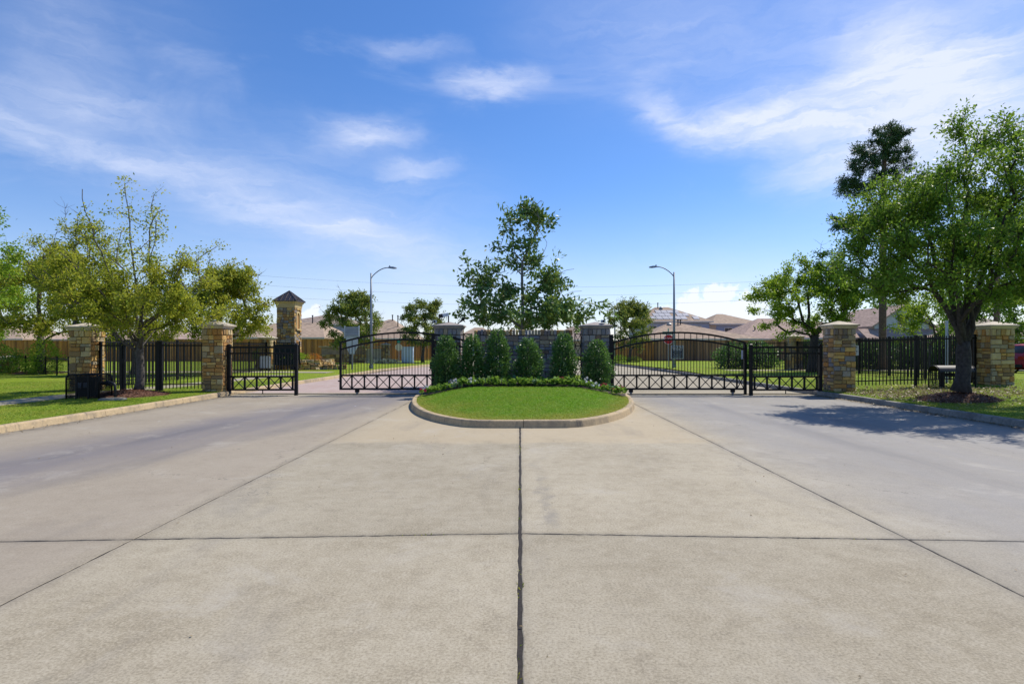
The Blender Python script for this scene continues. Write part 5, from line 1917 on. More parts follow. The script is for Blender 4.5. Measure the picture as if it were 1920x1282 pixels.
def tree(name, label, base, fork, blobs, tr, leafkey, barkkey, nleaf, ll, lw, seed, spread=0.42, flat=0.65, jit=0.27, twigs=4, lean=0.03, gn=0.42, group=None, along=0.35,
         dens=None, extra=None, sides=7, sag=0.12, droop=0.0, cat='tree', trunk_nodes=5, bare=0, open_z=None, curl=0.22, fan=None, fanw=0.5, scaf=0):
    """blobs: (cx, cy, cz, rx, ry, rz, clusters)"""
    rng = np.random.default_rng(seed)
    cl = []
    for (cx, cy, cz, rx, ry, rz, n) in blobs:
        cl += ellipsoid_pts(rng, n, (cx, cy, cz), (rx, ry, rz), zmin=(fork[2] + 0.1 if rz > 0.6 else None) if open_z is None else open_z + 0.1)
    n_leafy = len(cl)
    if extra:
        cl += [np.array(q, float) for q in extra]
        n_leafy = len(cl)
    if bare:
        for _ in range(bare):
            q = cl[rng.integers(n_leafy)]
            dirn = q - np.array(fork)
            cl.append(q + dirn / np.linalg.norm(dirn) * rng.uniform(0.4, 0.9) + np.array([0, 0, 0.25]))
    fan0 = len(cl)
    if fan:
        cl += [np.array(q, float) for q in fan]
    chains, tips = grow(rng, base, fork, lean, cl, tr, gn, sag=sag, trunk_nodes=trunk_nodes, open_z=open_z, curl=curl, prio=len(fan) if fan else 0, scaf=scaf)
    t = thing(name, base, label, cat, group)
    tm = MB()
    for i, (pts, rs) in enumerate(chains):
        tm.tube(pts, rs, 10 if i == 0 else (sides if rs[0] > 0.03 else 4))
    # fine twigs around every cluster
    P, Dd = [], []
    wts = []
    sp = []
    for ci in range(len(cl)):
        c = cl[ci]
        ch = tips[ci]
        dirn = ch[-1] - ch[-2]
        dirn = dirn / (np.linalg.norm(dirn) + 1e-9)
        is_fan = ci >= fan0
        if is_fan:
            for a_, b_ in zip(ch[2:], ch[3:]):
                P.append((a_, b_))
                wts.append(fanw)
                sp.append(0.16)
                v = rng.normal(size=3) * 0.6 + dirn
                e = b_ + v / np.linalg.norm(v) * rng.uniform(0.2, 0.5)
                tm.tube([b_, e], [0.006, 0.003], 3)
                P.append((b_, e))
                wts.append(fanw * 1.3)
                sp.append(0.14)
            continue
        for k in range(twigs):
            v = rng.normal(size=3) * 0.8 + dirn * 0.9 + np.array([0, 0, 0.25 - droop])
            v /= np.linalg.norm(v)
            e = c + v * spread * rng.uniform(0.6, 1.3)
            tm.tube([c, (c + e) / 2 + rng.normal(size=3) * 0.03, e], [0.008, 0.006, 0.003], 3)
            if ci < n_leafy:
                P.append((c, e))
                wts.append(dens(c) if dens else 1.0)
                sp.append(spread * jit)
        if ci < n_leafy:
            P.append((ch[max(0, len(ch) - 3)], ch[-1]))
            wts.append((dens(c) if dens else 1.0) * along * 3)
            sp.append(spread * jit)
    tm.build('trunk', M[barkkey], t, smooth=True)
    wts = np.array(wts) * rng.uniform(0.4, 1.6, len(wts))
    wts = wts / wts.sum()
    A = np.array([p[0] for p in P])
    B = np.array([p[1] for p in P])
    idx = rng.choice(len(P), size=nleaf, p=wts)
    f = rng.uniform(0, 1.1, nleaf)[:, None]
    pos_ = A[idx] + (B[idx] - A[idx]) * f + rng.normal(size=(nleaf, 3)) * np.array([1, 1, flat]) * np.array(sp)[idx][:, None]
    dr = (B[idx] - A[idx]) + rng.normal(size=(nleaf, 3)) * 0.5 + np.array([0, 0, -0.12 - droop])
    L = ll * rng.uniform(0.65, 1.3, nleaf)
    W = lw * rng.uniform(0.7, 1.25, nleaf)
    V, Fc = leaf_quads(rng, pos_, dr, L, W, up=np.array([0, 0, 0.8]))
    me = np_mesh('crown', V - np.array(base, dtype=np.float32), Fc, M[leafkey])
    link_mesh('crown', me, t, base, kind='stuff')
    return t


# big live oak on the right
OX, OY, OZ = 11.85, 15.3, 0.42
OAKF = [(OX - 2.0, OY - 0.3, 4.3), (OX + 2.1, OY + 0.3, 4.4), (OX - 0.9, OY + 0.9, 5.4), (OX + 1.0, OY - 0.8, 5.6), (OX + 0.3, OY + 0.2, 6.4), (OX - 1.4, OY - 1.3, 3.9), (OX + 1.6, OY + 1.4, 4.2)]
tree('oak_tree', 'large full green tree in a dark mulch mound on the right lawn', (OX, OY, OZ), (OX + 0.08, OY, 1.75),
     [(OX + 0.3, OY, 4.7, 3.4, 3.1, 2.1, 90), (OX - 1.5, OY, 4.0, 1.9, 2.3, 1.1, 34), (OX + 0.6, OY, 6.3, 1.6, 1.6, 0.95, 26), (OX + 2.4, OY, 4.3, 1.6, 2.0, 1.5, 24),
      (OX + 0.4, OY, 7.15, 0.7, 0.7, 0.5, 6), (OX - 1.75, OY, 5.25, 1.15, 1.2, 0.75, 18), (OX - 0.6, OY - 1.0, 3.3, 2.4, 1.6, 0.55, 18)],
     0.19, 'leaf_oak', 'bark_dark', 66000, 0.088, 0.052, 21, spread=0.50, gn=0.5, twigs=7, along=0.15, jit=0.24, fan=OAKF, fanw=0.15, scaf=7)
# thin-topped olive tree on the left
TX1, TY1 = -11.8, 17.6
rf_ = random.Random(77)
FAN = []
for k in range(34):              # long upright limbs spreading like a fan
    a = lerp(-62, 60, (k + 0.5) / 34) + rf_.uniform(-4, 4)
    ln = (5.1 - 0.030 * abs(a)) * rf_.uniform(0.72, 1.0)
    FAN.append((TX1 + ln * 0.92 * math.sin(R(a)), TY1 + rf_.uniform(-1.5, 1.5), 1.45 + ln * math.cos(R(a)) * 1.0))
FAN = FAN[1::3] + [q for k, q in enumerate(FAN) if k % 3 != 1]
tree('lawn_tree', 'wide sparse olive-leaved tree in a mulch ring on the left lawn', (TX1, TY1, 0.22), (TX1 + 0.05, TY1, 1.75),
     [(TX1 - 0.1, TY1, 2.85, 2.8, 2.3, 0.8, 40), (TX1 - 1.7, TY1, 3.7, 1.2, 1.3, 0.7, 14), (TX1 + 1.3, TY1, 3.6, 1.1, 1.2, 0.7, 12), (TX1 + 0.2, TY1 - 0.8, 2.45, 2.0, 1.2, 0.4, 14)],
     0.125, 'leaf_olive', 'bark', 27000, 0.085, 0.050, 33, spread=0.40, gn=0.60, twigs=6, along=0.2, jit=0.24, sag=0.0, curl=0.05, fan=FAN, fanw=0.55, scaf=8)
# magnolia behind the island wall
GXm, GYm = 0.08, 24.0
rf_ = random.Random(5)
MF = []
for zz, wd in ((3.1, 3.0), (3.5, 2.6), (3.9, 2.5), (4.4, 2.1), (4.9, 2.0), (5.4, 1.5), (5.9, 0.9), (6.4, 0.8), (6.9, 0.8), (7.4, 0.6)):
    for sg in (-1, 1):
        MF.append((GXm + sg * wd * rf_.uniform(0.6, 1.05), GYm + rf_.uniform(-1, 1), zz + rf_.uniform(0.0, 0.5)))
        MF.append((GXm + sg * wd * rf_.uniform(0.2, 0.7), GYm + rf_.uniform(-1.3, 1.3), zz + rf_.uniform(0.1, 0.6)))
MF += [(GXm + 3.75, GYm, 3.05), (GXm + 3.3, GYm + 0.3, 3.2), (GXm + 2.2, GYm, 4.9), (GXm - 2.35, GYm, 5.3), (GXm + 0.9, GYm, 7.6), (GXm + 0.5, GYm, 7.75), (GXm - 0.5, GYm, 7.3)]
tree('magnolia_tree', 'dark glossy-leaved magnolia with a ragged top behind the island wall', (GXm, GYm, 0.14), (GXm + 0.02, GYm, 5.2),
     [(GXm - 0.1, GYm, 3.0, 2.5, 1.8, 0.75, 44), (GXm + 1.7, GYm, 2.9, 1.6, 1.1, 0.45, 18), (GXm - 1.1, GYm, 3.9, 1.1, 1.1, 0.5, 12), (GXm + 0.9, GYm, 4.2, 1.0, 1.0, 0.55, 9), (GXm, GYm, 5.5, 0.85, 0.8, 0.55, 12), (GXm + 0.15, GYm, 6.95, 0.95, 0.8, 0.55, 14), (GXm - 1.6, GYm, 4.6, 0.8, 0.7, 0.4, 9), (GXm + 1.5, GYm, 4.4, 0.7, 0.7, 0.4, 6)],
     0.10, 'leaf_magnolia', 'bark_pale', 8600, 0.23, 0.10, 44, spread=0.38, gn=0.35, twigs=3, along=0.25, lean=0.03, trunk_nodes=9, flat=0.8, bare=5, open_z=1.6, fan=MF, fanw=0.7, curl=0.06)
# pine rising behind the oak
PX, PY = 22.3, 35.0
bl = [(PX + 0.3, PY, 14.4, 1.0, 1.0, 0.55, 16), (PX - 0.5, PY, 13.7, 1.0, 1.0, 0.4, 12), (PX + 0.9, PY, 13.3, 0.9, 1.0, 0.4, 10), (PX - 1.1, PY, 12.7, 0.9, 1.0, 0.35, 10), (PX + 0.6, PY, 12.2, 1.1, 1.1, 0.4, 10),
      (PX - 2.1, PY, 11.5, 0.8, 0.8, 0.3, 10), (PX - 1.0, PY, 11.3, 0.7, 0.9, 0.3, 6), (PX + 2.1, PY, 11.8, 0.9, 0.8, 0.35, 9),
      (PX - 2.3, PY, 9.2, 0.8, 0.9, 0.4, 8), (PX + 1.6, PY, 9.4, 1.0, 1.0, 0.5, 8), (PX + 0.2, PY, 10.4, 0.9, 1.3, 0.4, 5)]
tree('pine_tree', 'tall dark pine rising above the large right tree', (PX, PY, 0.2), (PX + 0.1, PY, 13.6), bl, 0.24, 'leaf_pine', 'bark_pine', 24000, 0.22, 0.045, 55, spread=0.42, jit=0.2, gn=0.02, twigs=8, trunk_nodes=14, along=0.1, sag=0.02, flat=0.5, open_z=8.0, curl=0.1)
tree('pine_tree', 'bare-trunked tree between the golden pillar and the right edge', (27.6, 33.0, 0.2), (27.7, 33, 7.0), [(27.7, 33, 9.0, 1.8, 1.8, 1.6, 22)], 0.2, 'leaf_oak', 'bark_pine', 7000, 0.16, 0.07, 56, spread=0.5, trunk_nodes=8)


def round_tree(name, label, x, y, z0, h, rx, lo, leafkey, nleaf, seed, tr=0.13, ll=0.12, lw=0.07, bark='bark', top=0.5, ncl=60, spread=0.42, fork=None, up=0.55, bare=6, off=0.0):
    """lawn tree: crown between lo and h"""
    cz = lerp(lo, h, 0.42)
    rz = (h - lo) / 2 * 1.02
    fz = fork or lo + 0.1
    return tree(name, label, (x, y, z0), (x + 0.05, y, fz),
                [(x + off, y, cz, rx, rx * 0.9, rz * 0.95, ncl), (x + off * 0.5 - 0.2 * rx, y, lerp(lo, h, 0.70), rx * up, rx * up, rz * 0.42, ncl // 4), (x + off + 0.32 * rx, y, lerp(lo, h, 0.80), rx * 0.34, rx * 0.3, rz * 0.3, ncl // 6)],
                tr, leafkey, bark, nleaf, ll, lw, seed, spread=spread, gn=0.35, twigs=5, bare=bare, along=0.25)


round_tree('lawn_tree', 'bright green tree cut by the left photo edge', -21.0, 20.5, 0.16, 7.7, 2.5, 2.6, 'leaf_spring', 19000, 61, ll=0.11, ncl=70)
round_tree('lawn_tree', 'yellow-green tree on the far left lawn behind the low fence', -27.0, 32.0, 0.16, 7.2, 4.2, 2.0, 'leaf_yellow', 24000, 62, tr=0.2, ll=0.15, lw=0.09, spread=0.6, ncl=90, fork=2.2)
round_tree('lawn_tree', 'tall thin-leaved tree behind the sparse left tree', -22.7, 29.0, 0.16, 8.3, 2.6, 3.6, 'leaf_olive', 7000, 63, tr=0.14, ll=0.12, spread=0.5, ncl=50, fork=3.0, bare=14)
round_tree('lawn_tree', 'yellow-olive tree between the left gate pillar and the tower', -16.1, 31.0, 0.16, 6.3, 2.2, 1.7, 'leaf_yellow', 22000, 64, tr=0.16, ll=0.14, lw=0.085, spread=0.5, ncl=80, fork=1.9)
round_tree('lawn_tree', 'yellow-green tree behind the picket fence left of the gate pillar', -20.4, 30.0, 0.16, 4.8, 2.3, 1.4, 'leaf_yellow', 14000, 65, tr=0.12, ll=0.13, lw=0.08, spread=0.5, ncl=60, fork=1.6)
round_tree('lawn_tree', 'round dark green tree behind the stacked sign boards', -15.0, 50.5, 0.16, 6.7, 2.5, 1.5, 'leaf_mid', 17000, 66, tr=0.14, ll=0.18, lw=0.11, spread=0.5, ncl=80)
round_tree('lawn_tree', 'round olive tree just left of the left island pillar', -9.3, 54.5, 0.16, 6.4, 2.2, 1.6, 'leaf_mid', 13000, 67, tr=0.15, ll=0.18, lw=0.10, spread=0.45, ncl=70, bare=10)
round_tree('lawn_tree', 'upright dark tree right of the right island pillar', 10.6, 55.0, 0.16, 6.5, 2.4, 1.4, 'leaf_mid', 15000, 68, tr=0.16, ll=0.18, lw=0.10, spread=0.45, ncl=80, bare=12)
tree('lawn_tree', 'broad green tree left of the large right tree, behind the small pillar', (16.2, 31.5, 0.2), (16.3, 31.5, 2.3),
     [(16.0, 31.5, 4.0, 3.3, 2.8, 1.9, 70), (14.6, 31.5, 5.2, 1.0, 1.0, 1.1, 12), (16.6, 31.5, 6.1, 1.2, 1.2, 1.0, 14), (18.3, 31.5, 5.0, 1.6, 1.6, 1.3, 20)],
     0.26, 'leaf_spring', 'bark_dark', 24000, 0.145, 0.085, 69, spread=0.5, gn=0.4, twigs=3, bare=10, along=0.4)
round_tree('lawn_tree', 'small spring-green tree behind the right picket fence', 21.6, 30.0, 0.2, 4.6, 1.7, 1.6, 'leaf_spring', 6000, 70, tr=0.07, ll=0.12, lw=0.075, ncl=36, bare=8)
round_tree('lawn_tree', 'leafy green tree behind the golden pillar at the right edge', 30.5, 36.5, 0.2, 6.0, 3.0, 1.2, 'leaf_oak', 16000, 71, tr=0.15, ll=0.16, lw=0.09, ncl=70, spread=0.55)
round_tree('lawn_tree', 'green tree behind the pale gabled house', 47.5, 72.0, 0.2, 8.0, 4.0, 2.0, 'leaf_oak', 9000, 72, tr=0.2, ll=0.25, lw=0.16, ncl=60, spread=0.7)
round_tree('lawn_tree', 'green tree beyond the board fence at the far left', -46.0, 48.0, 0.2, 8.6, 4.5, 2.0, 'leaf_spring', 14000, 73, tr=0.2, ll=0.2, lw=0.12, ncl=80, spread=0.7)


def bush(name, label, x, y, z, prof, nleaf, leafkey, ll, lw, seed, group=None, cat='shrub', ry=1.0, stems=6):
    """prof: list of (height, radius) from foot to tip"""
    rng = np.random.default_rng(seed)
    H = prof[-1][0]
    t = thing(name, (x, y, z), label, cat, group)
    m = MB()
    for k in range(stems):
        a = rng.uniform(0, 2 * PI)
        r0 = rng.uniform(0.1, 0.6)
        pts = [(x + 0.03 * math.cos(a), y + 0.03 * math.sin(a), z - 0.03)]
        for f in (0.35, 0.7, 0.95):
            rr = np.interp(f * H, [p[0] for p in prof], [p[1] for p in prof]) * r0
            pts.append((x + rr * math.cos(a), y + rr * ry * math.sin(a), z + f * H))
        m.tube(pts, [0.014, 0.011, 0.008, 0.004], 5)
    m.build('stem', M['bark_dark'], t, kind='stuff')
    u = rng.uniform(0, 1, nleaf * 3)
    hz = u * H
    rr = np.interp(hz, [p[0] for p in prof], [p[1] for p in prof])
    keep = rng.uniform(0, 1, len(u)) < (rr / max(p[1] for p in prof)) ** 1.2 + 0.04
    hz, rr = hz[keep][:nleaf], rr[keep][:nleaf]
    n = len(hz)
    th = rng.uniform(0, 2 * PI, n)
    # lumpy outline: leaves gathered on shoots
    lump = 1 + 0.20 * np.sin(th * 3 + hz * 7 + seed) + 0.17 * np.sin(th * 7 - hz * 13 + seed * 2) + 0.12 * rng.normal(size=n) + 0.35 * (rng.uniform(size=n) > 0.95)
    rad = rr * lump * rng.uniform(0.25, 1.0, n) ** 0.45
    P = np.stack([x + rad * np.cos(th), y + rad * ry * np.sin(th), z + hz + rng.normal(size=n) * 0.03], 1)
    P[:, 2] = np.maximum(P[:, 2], z + 0.01)
    dr = np.stack([np.cos(th), np.sin(th), rng.uniform(-0.1, 1.1, n)], 1) + rng.normal(size=(n, 3)) * 0.5
    V, Fc = leaf_quads(rng, P, dr, ll * rng.uniform(0.6, 1.3, n), lw * rng.uniform(0.7, 1.2, n), up=np.array([0, 0, 0.6]))
    me = np_mesh('foliage', V - np.array((x, y, z), dtype=np.float32), Fc, M[leafkey])
    link_mesh('foliage', me, t, (x, y, z), kind='stuff')
    return t


SH = 18.35
HOL = [((812.7 + 860.8) / 2, 48, 632, 716, 'dark holly shrub in front of the left island pillar'),
       ((864 + 909) / 2, 46, 631, 716, 'dark holly shrub at the left end of the island wall, second from left'),
       ((910 + 956) / 2, 46, 620, 716, 'tallest dark holly shrub, left of the middle of the island wall'),
       ((964.7 + 1017) / 2, 52, 637, 714, 'broad shorter holly shrub before the middle of the island wall'),
       ((1033.6 + 1080.6) / 2, 47, 628, 715, 'holly shrub covering the right end of the island wall'),
       ((1093.8 + 1146) / 2, 54, 641, 720, 'widest holly shrub in front of the right island pillar')]
for i, (px, wpx, pt_, pb, lb) in enumerate(HOL):
    x = (px - HX) / F * SH
    zt = EYE - (pt_ - HY) / F * SH
    zb = island_z(x, SH)
    H = zt - zb
    r = wpx / 2 / F * SH
    rr_ = random.Random(60 + i)
    r *= 0.86
    pf = [(0, r * rr_.uniform(0.75, 0.95))]
    for f, q in ((0.15, 1.0), (0.32, 1.04), (0.5, 1.0), (0.66, 0.92), (0.8, 0.76), (0.92, 0.52)):
        pf.append((H * f, r * q * rr_.uniform(0.88, 1.10)))
    pf.append((H * 1.02, 0.14))
    bush('holly_shrub', lb, x, SH, zb, pf, 5600, 'leaf_holly', 0.072, 0.042, 200 + i, 'holly shrubs on the island')

# bushes in the distance
bush('shrub', 'dense dark bush beside the trunk of the far left lawn tree', -28.4, 31.0, 0.16, [(0, 0.9), (0.5, 1.2), (1.1, 0.9), (1.6, 0.2)], 3600, 'leaf_oak', 0.10, 0.06, 300)
bush('shrub', 'leafy bush right of the far left lawn tree trunk', -25.6, 30.6, 0.16, [(0, 0.6), (0.6, 0.8), (1.3, 0.6), (1.9, 0.2)], 2600, 'leaf_spring', 0.10, 0.06, 301)
bush('shrub', 'low pale green shrub growing on top of the stone planter', -15.0, 36.9, 0.78, [(0, 1.0), (0.2, 1.2), (0.4, 0.9), (0.55, 0.2)], 2800, 'leaf_spring', 0.08, 0.05, 302)
bush('shrub', 'orange-tinged low shrub at the right end of the stone planter', -13.35, 37.0, 0.78, [(0, 0.3), (0.15, 0.42), (0.3, 0.3), (0.4, 0.1)], 420, 'petal_orange', 0.06, 0.04, 303)
bush('shrub', 'dark shrub left of the tower above the planter wall', -16.8, 37.0, 0.78, [(0, 0.5), (0.3, 0.6), (0.6, 0.45), (0.8, 0.1)], 1300, 'leaf_oak', 0.08, 0.05, 304)
bush('ground_cover', 'silvery low plants beside the sign wall and octagon sign', -11.9, 50.6, 0.14, [(0, 1.2), (0.15, 1.3), (0.3, 1.0), (0.42, 0.2)], 2200, 'leaf_silver', 0.09, 0.05, 305, cat='plants', ry=0.5)
bush('shrub', 'small dark shrub at the foot of the tree right of the island', 10.9, 54.2, 0.14, [(0, 0.6), (0.2, 0.7), (0.45, 0.5), (0.6, 0.1)], 900, 'leaf_mid', 0.09, 0.06, 306)
bush('shrub', 'small dark shrub between the far street lamp and tree', 10.0, 57.0, 0.14, [(0, 0.6), (0.3, 0.7), (0.55, 0.5), (0.7, 0.1)], 900, 'leaf_oak', 0.09, 0.06, 307)
HB = ((14.4, 'dark hedge bush left of the small right pillar'), (16.0, 'dark hedge bush directly behind the small right pillar'), (18.9, 'dark hedge bush just right of the small right pillar'), (20.6, 'dark hedge bush left of the pine trunk'), (22.5, 'dark hedge bush right of the pine trunk'), (24.3, 'dark hedge bush midway along the right picket fence'),
      (26.2, 'dark hedge bush behind the pipe hood'), (28.0, 'dark hedge bush behind the large right tree'), (29.9, 'dark hedge bush left of the golden pillar'), (33.0, 'dark hedge bush above the red car'))
for k, (x, lb) in enumerate(HB):
    h_ = 1.7 + 0.25 * ((k * 5) % 4) / 3
    bush('hedge_bush', lb, x, (38.0 if x < 17 else 36.8) + 0.3 * (k % 2), 0.2, [(0, 1.0), (h_ * 0.3, 1.2), (h_ * 0.7, 1.1), (h_, 0.35)], 3600, 'leaf_holly', 0.14, 0.09, 320 + k, 'hedge bushes behind the right fence')

# ---- bedding plants: four kinds, copied along the bed
def rosette(name, label, leafkey, nl, r, h, seed, flower=None, nf=0, cat='plant', fs=0.05):
    rng = np.random.default_rng(seed)
    t = thing(name, (0, 0, 0), label, cat, 'bedding plants along the island flower bed')
    th = rng.uniform(0, 2 * PI, nl)
    q = rng.uniform(0.05, 1, nl) ** 0.6
    P = np.stack([r * 0.55 * q * np.cos(th), r * 0.55 * q * np.sin(th), h * (0.25 + 0.6 * (1 - q ** 2)) * rng.uniform(0.6, 1.1, nl)], 1)
    dr = np.stack([np.cos(th), np.sin(th), rng.uniform(0.1, 1.0, nl)], 1) + rng.normal(size=(nl, 3)) * 0.2
    V, Fc = leaf_quads(rng, P, dr, r * 0.55 * rng.uniform(0.7, 1.2, nl), r * 0.42 * rng.uniform(0.7, 1.2, nl), up=np.array([0, 0, 1.2]))
    link_mesh('leaves', np_mesh('leaves', V, Fc, M[leafkey]), t, (0, 0, 0), kind='stuff')
    if flower:
        th = rng.uniform(0, 2 * PI, nf)
        q = rng.uniform(0, 1, nf) ** 0.5
        P0 = np.stack([r * 0.8 * q * np.cos(th), r * 0.8 * q * np.sin(th), h * (0.75 + 0.4 * (1 - q)) * np.ones(nf)], 1)
        P = np.repeat(P0, 5, 0)
        a = np.tile(np.arange(5) * 2 * PI / 5, nf) + np.repeat(rng.uniform(0, 6, nf), 5)
        dr = np.stack([np.cos(a), -0.5 * np.ones_like(a), np.sin(a)], 1)
        n = len(P)
        V, Fc = leaf_quads(rng, P, dr, fs * np.ones(n), fs * 0.9 * np.ones(n), up=np.array([0, -1.0, 0.3]))
        link_mesh('blossoms', np_mesh('blossoms', V, Fc, M[flower]), t, (0, 0, 0), kind='stuff')
    return t


protos = [rosette('bedding_plant', 'pale green leafy bedding plant along the front of the island bed', 'leaf_kale', 34, 0.21, 0.26, 401),
          rosette('bedding_plant', 'fresh green leafy bedding plant along the front of the island bed', 'leaf_bed', 40, 0.20, 0.27, 402),
          rosette('flowering_plant', 'white-flowered bedding plant in the island bed', 'leaf_bed', 26, 0.18, 0.24, 403, 'petal_white', 6),
          rosette('flowering_plant', 'red-flowered bedding plant in the island bed', 'leaf_bed', 22, 0.18, 0.22, 404, 'petal_red', 7)]


def copy_thing(src, loc, rz, sc):
    c = src.copy()
    COL.objects.link(c)
    c.location = loc
    c.rotation_euler = (0, 0, rz)
    c.scale = (sc, sc, sc)
    WL[c.name] = Vector(loc)
    for ch in src.children:
        d = ch.copy()
        COL.objects.link(d)
        d.parent = c
    return c


used = [False] * 4
rb = random.Random(12)
spots = []
for row in range(3):
    n = 26 if row < 2 else 18
    for k in range(n):
        x = lerp(-2.95, 3.1, (k + 0.5) / n) + rb.uniform(-0.07, 0.07)
        y = 17.26 - 0.055 * (x - 0.1) ** 2 + 0.24 * row + rb.uniform(-0.06, 0.06)
        if row == 2 and rb.random() < 0.3:
            continue
        spots.append((x, y))
for (x, y) in spots:
    right = x > 1.0 or x < -2.3
    kind = rb.choices([0, 1, 2, 3], [2.2, 4.2, 0.7, 0.15] if not right else [1.4, 3.4, 0.9, 1.1])[0]
    z = island_z(x, y) + 0.0
    sc = rb.uniform(0.8, 1.25)
    if not used[kind]:
        o = protos[kind]
        o.location = (x, y, z)
        o.rotation_euler = (0, 0, rb.uniform(0, 6))
        used[kind] = True
    else:
        copy_thing(protos[kind], (x, y, z), rb.uniform(0, 6), sc)
for k, u_ in enumerate(used):
    if not u_:
        protos[k].location = (0.5 * k, 17.9, 0.4)


# ---- mulch mounds
def mound(x, y, z, r, h, label, seed):
    rng = np.random.default_rng(seed)
    vs, fs = [(x, y, z + h)], []
    rings = 7
    NAA = 36
    for j in range(1, rings + 1):
        f = j / rings
        for k in range(NAA):
            a = 2 * PI * k / NAA
            rr = r * f * (1 + 0.08 * math.sin(3 * a + seed) + 0.05 * math.sin(7 * a))
            vs.append((x + rr * math.cos(a), y + rr * math.sin(a), z + h * (1 - f ** 1.6) + rng.uniform(-0.012, 0.012) - (0.03 if j == rings else 0)))
    for k in range(NAA):
        fs.append((0, 1 + k, 1 + (k + 1) % NAA))
    for j in range(rings - 1):
        for k in range(NAA):
            a = 1 + j * NAA + k
            b = 1 + j * NAA + (k + 1) % NAA
            fs.append((a, a + NAA, b + NAA, b))
    t = thing('mulch_mound', (x, y, z), label, 'mulch')
    MB().add(vs, fs).build('mound', M['mulch'], t)
    n = 2600
    q = rng.uniform(0, 1.05, n) ** 0.55
    th = rng.uniform(0, 2 * PI, n)
    P = np.stack([x + r * q * np.cos(th), y + r * q * np.sin(th), z + h * (1 - np.minimum(1, q) ** 1.6) + 0.008 + rng.uniform(0, 0.015, n)], 1)
    dr = rng.normal(size=(n, 3)) * np.array([1, 1, 0.25])
    V, Fc = leaf_quads(rng, P, dr, 0.06 * rng.uniform(0.5, 1.5, n), 0.022 * np.ones(n), up=np.array([0, 0, 2.0]))
    link_mesh('chips', np_mesh('chips', V - np.array((x, y, z), dtype=np.float32), Fc, M['chip']), t, (x, y, z), kind='stuff')


mound(OX, OY, lawn_z(OX, OY) - 0.01, 0.98, 0.20, 'dark mulch mound around the large right tree', 501)
mound(TX1, TY1 - 0.4, 0.15, 1.05, 0.15, 'reddish mulch ring around the sparse left tree', 502)
mound(-26.8, 31.6, 0.15, 1.3, 0.12, 'mulch ring around the far left lawn tree', 503)


# ---- grass blades, fallen leaves, weeds in the joints
def blades(name, pts, zf, h, wd, matkey, seed, label):
    rng = np.random.default_rng(seed)
    n = len(pts)
    z = np.array([zf(a, b) for a, b in pts])
    P = np.stack([pts[:, 0], pts[:, 1], z - 0.004], 1)
    a = rng.uniform(0, 2 * PI, n)
    S = np.stack([np.cos(a), np.sin(a), np.zeros(n)], 1) * (wd * rng.uniform(0.6, 1.3, n) / 2)[:, None]
    tip = P + np.stack([rng.normal(size=n) * 1.1, rng.normal(size=n) * 1.1, np.ones(n) * 0.75], 1) * (h * rng.uniform(0.5, 1.3, n))[:, None]
    V = np.empty((n, 3, 3), dtype=np.float32)
    V[:, 0], V[:, 1], V[:, 2] = P - S, P + S, tip
    me = np_mesh(name, V.reshape(-1, 3), np.arange(3 * n, dtype=np.int32).reshape(-1, 3), M[matkey])
    return link_mesh(name, me, kind='stuff', label=label, cat='grass')


rg = np.random.default_rng(900)
n = 80000
u, v = rg.uniform(-3.3, 3.45, n), rg.uniform(11.2, 18.2, n)
e = (np.abs(u - IC[0]) / (IA - 0.14)) ** IN + (np.maximum(0, IC[1] - v) / (IB - 0.14)) ** IN
ok = (e < 1.0) & (v > 11.43) & (v < 17.30 - 0.055 * (u - 0.1) ** 2)
blades('grass', np.stack([u[ok], v[ok]], 1), island_z, 0.042, 0.014, 'blade_island', 1, 'short bright green turf on the island')
n = 90000
v = rg.uniform(8.5, 24.0, n)
u = -9.83 - rg.uniform(0, 1, n) ** 1.2 * 11.0
keep = ~((np.abs(u + 13.4) < 0.52) & (v < 18.2)) & ~(((u - TX1) ** 2 + (v - TY1 + 0.4) ** 2) < 0.9)
keep &= ((u + 11.35) ** 2 + (v - 15.85) ** 2) > 0.1
blades('grass', np.stack([u[keep], v[keep]], 1), lawn_z, 0.045, 0.016, 'blade', 2, 'mown yellow-green grass on the left lawn')
n = 80000
v = rg.uniform(9.0, 24.0, n)
u = 10.17 + rg.uniform(0, 1, n) ** 1.2 * 9.0
keep = ((u - OX) ** 2 + (v - OY) ** 2) > 0.85
u, v = u[keep], v[keep]
blades('grass', np.stack([u, v], 1), lawn_z, 0.045, 0.016, 'blade', 3, 'mown grass on the right lawn')
# dry leaves under the right tree
n = 3800
P = np.stack([rg.normal(12.2, 1.6, n), rg.normal(16.9, 1.3, n), np.zeros(n)], 1)
P = P[(P[:, 0] > 10.3) & (P[:, 1] < 21)]
P[:, 2] = [lawn_z(a, b) + 0.035 for a, b in P[:, :2]]
V, Fc = leaf_quads(rg, P, rg.normal(size=(len(P), 3)) * np.array([1, 1, 0.3]), 0.07 * rg.uniform(0.6, 1.3, len(P)), 0.045 * np.ones(len(P)), up=np.array([0, 0, 1.5]))
link_mesh('fallen_leaves', np_mesh('fallen_leaves', V, Fc, M['litter']), kind='stuff', label='dry fallen leaves scattered under the right tree', cat='leaves')
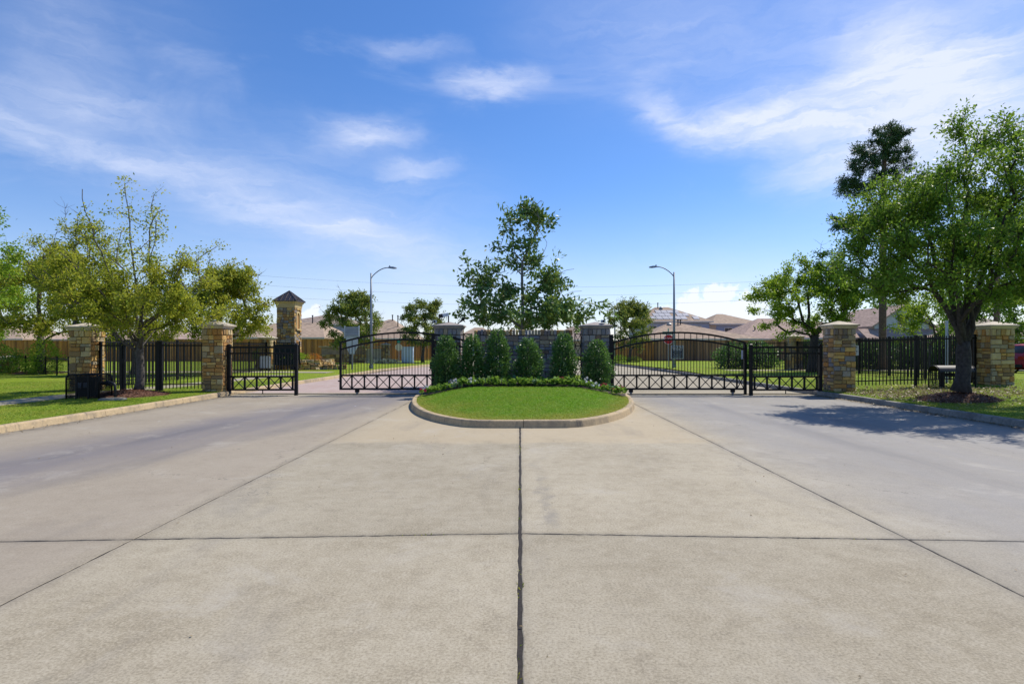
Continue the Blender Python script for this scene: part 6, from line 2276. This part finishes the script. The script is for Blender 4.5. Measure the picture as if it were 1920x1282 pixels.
# weeds and grit in the joints
n = 240
ys_ = rg.uniform(2.0, 11.0, n)
P = np.stack([rg.choice([-0.012, 0.012], n) + rg.normal(size=n) * 0.003, ys_, np.full(n, -0.01)], 1)
sel = np.sin(ys_ * 5.1) + np.sin(ys_ * 2.3) > 0.55
P = P[sel]
m_ = 60
P2x = rg.choice([rg.uniform(3.9, 6.0), 2.8, 4.6, -0.9, 4.4], m_) + rg.normal(size=m_) * 0.12
P2 = np.stack([P2x, [yj(a) for a in P2x], np.full(m_, -0.01)], 1)
P = np.concatenate([P, P2])
V, Fc = leaf_quads(rg, P, rg.normal(size=(len(P), 3)) * 0.6 + np.array([0, 0, 0.6]), 0.022 * rg.uniform(0.6, 1.5, len(P)), 0.009 * np.ones(len(P)))
link_mesh('joint_weeds', np_mesh('joint_weeds', V, Fc, M['leaf_yellow']), kind='stuff', label='tiny weeds growing in the concrete joints', cat='weeds')
# little stones and leaves lying about on the concrete
n = 260
P = np.stack([rg.uniform(-8.5, 9.0, n), rg.uniform(2.5, 18, n), np.full(n, 0.006)], 1)
V, Fc = leaf_quads(rg, P, rg.normal(size=(n, 3)) * np.array([1, 1, 0.15]), 0.022 * rg.uniform(0.5, 1.6, n), 0.014 * np.ones(n), up=np.array([0, 0, 2.0]))
link_mesh('leaf_bits', np_mesh('leaf_bits', V, Fc, M['litter']), kind='stuff', label='leaf bits and grit lying on the concrete', cat='debris')
# leaves washed along the right kerb
n = 900
yy = rg.uniform(10, 18.8, n)
P = np.stack([[edge_right(a) for a in yy] - np.abs(rg.normal(size=n)) * 0.10 - 0.01, yy, np.full(n, 0.006)], 1)
V, Fc = leaf_quads(rg, P, rg.normal(size=(n, 3)) * np.array([1, 1, 0.2]), 0.05 * rg.uniform(0.5, 1.4, n), 0.03 * np.ones(n), up=np.array([0, 0, 2.0]))
link_mesh('gutter_leaves', np_mesh('gutter_leaves', V, Fc, M['litter']), kind='stuff', label='dry leaves washed along the right kerb', cat='leaves')
n = 420
yy = rg.uniform(8.5, 18.8, n)
P = np.stack([[edge_left(a) for a in yy] + np.abs(rg.normal(size=n)) * 0.12 + 0.01, yy, np.full(n, 0.006)], 1)
V, Fc = leaf_quads(rg, P, rg.normal(size=(n, 3)) * np.array([1, 1, 0.2]), 0.04 * rg.uniform(0.5, 1.4, n), 0.025 * np.ones(n), up=np.array([0, 0, 2.0]))
link_mesh('gutter_leaves', np_mesh('gutter_leaves', V, Fc, M['litter']), kind='stuff', label='few dry leaves washed along the left kerb', cat='leaves')
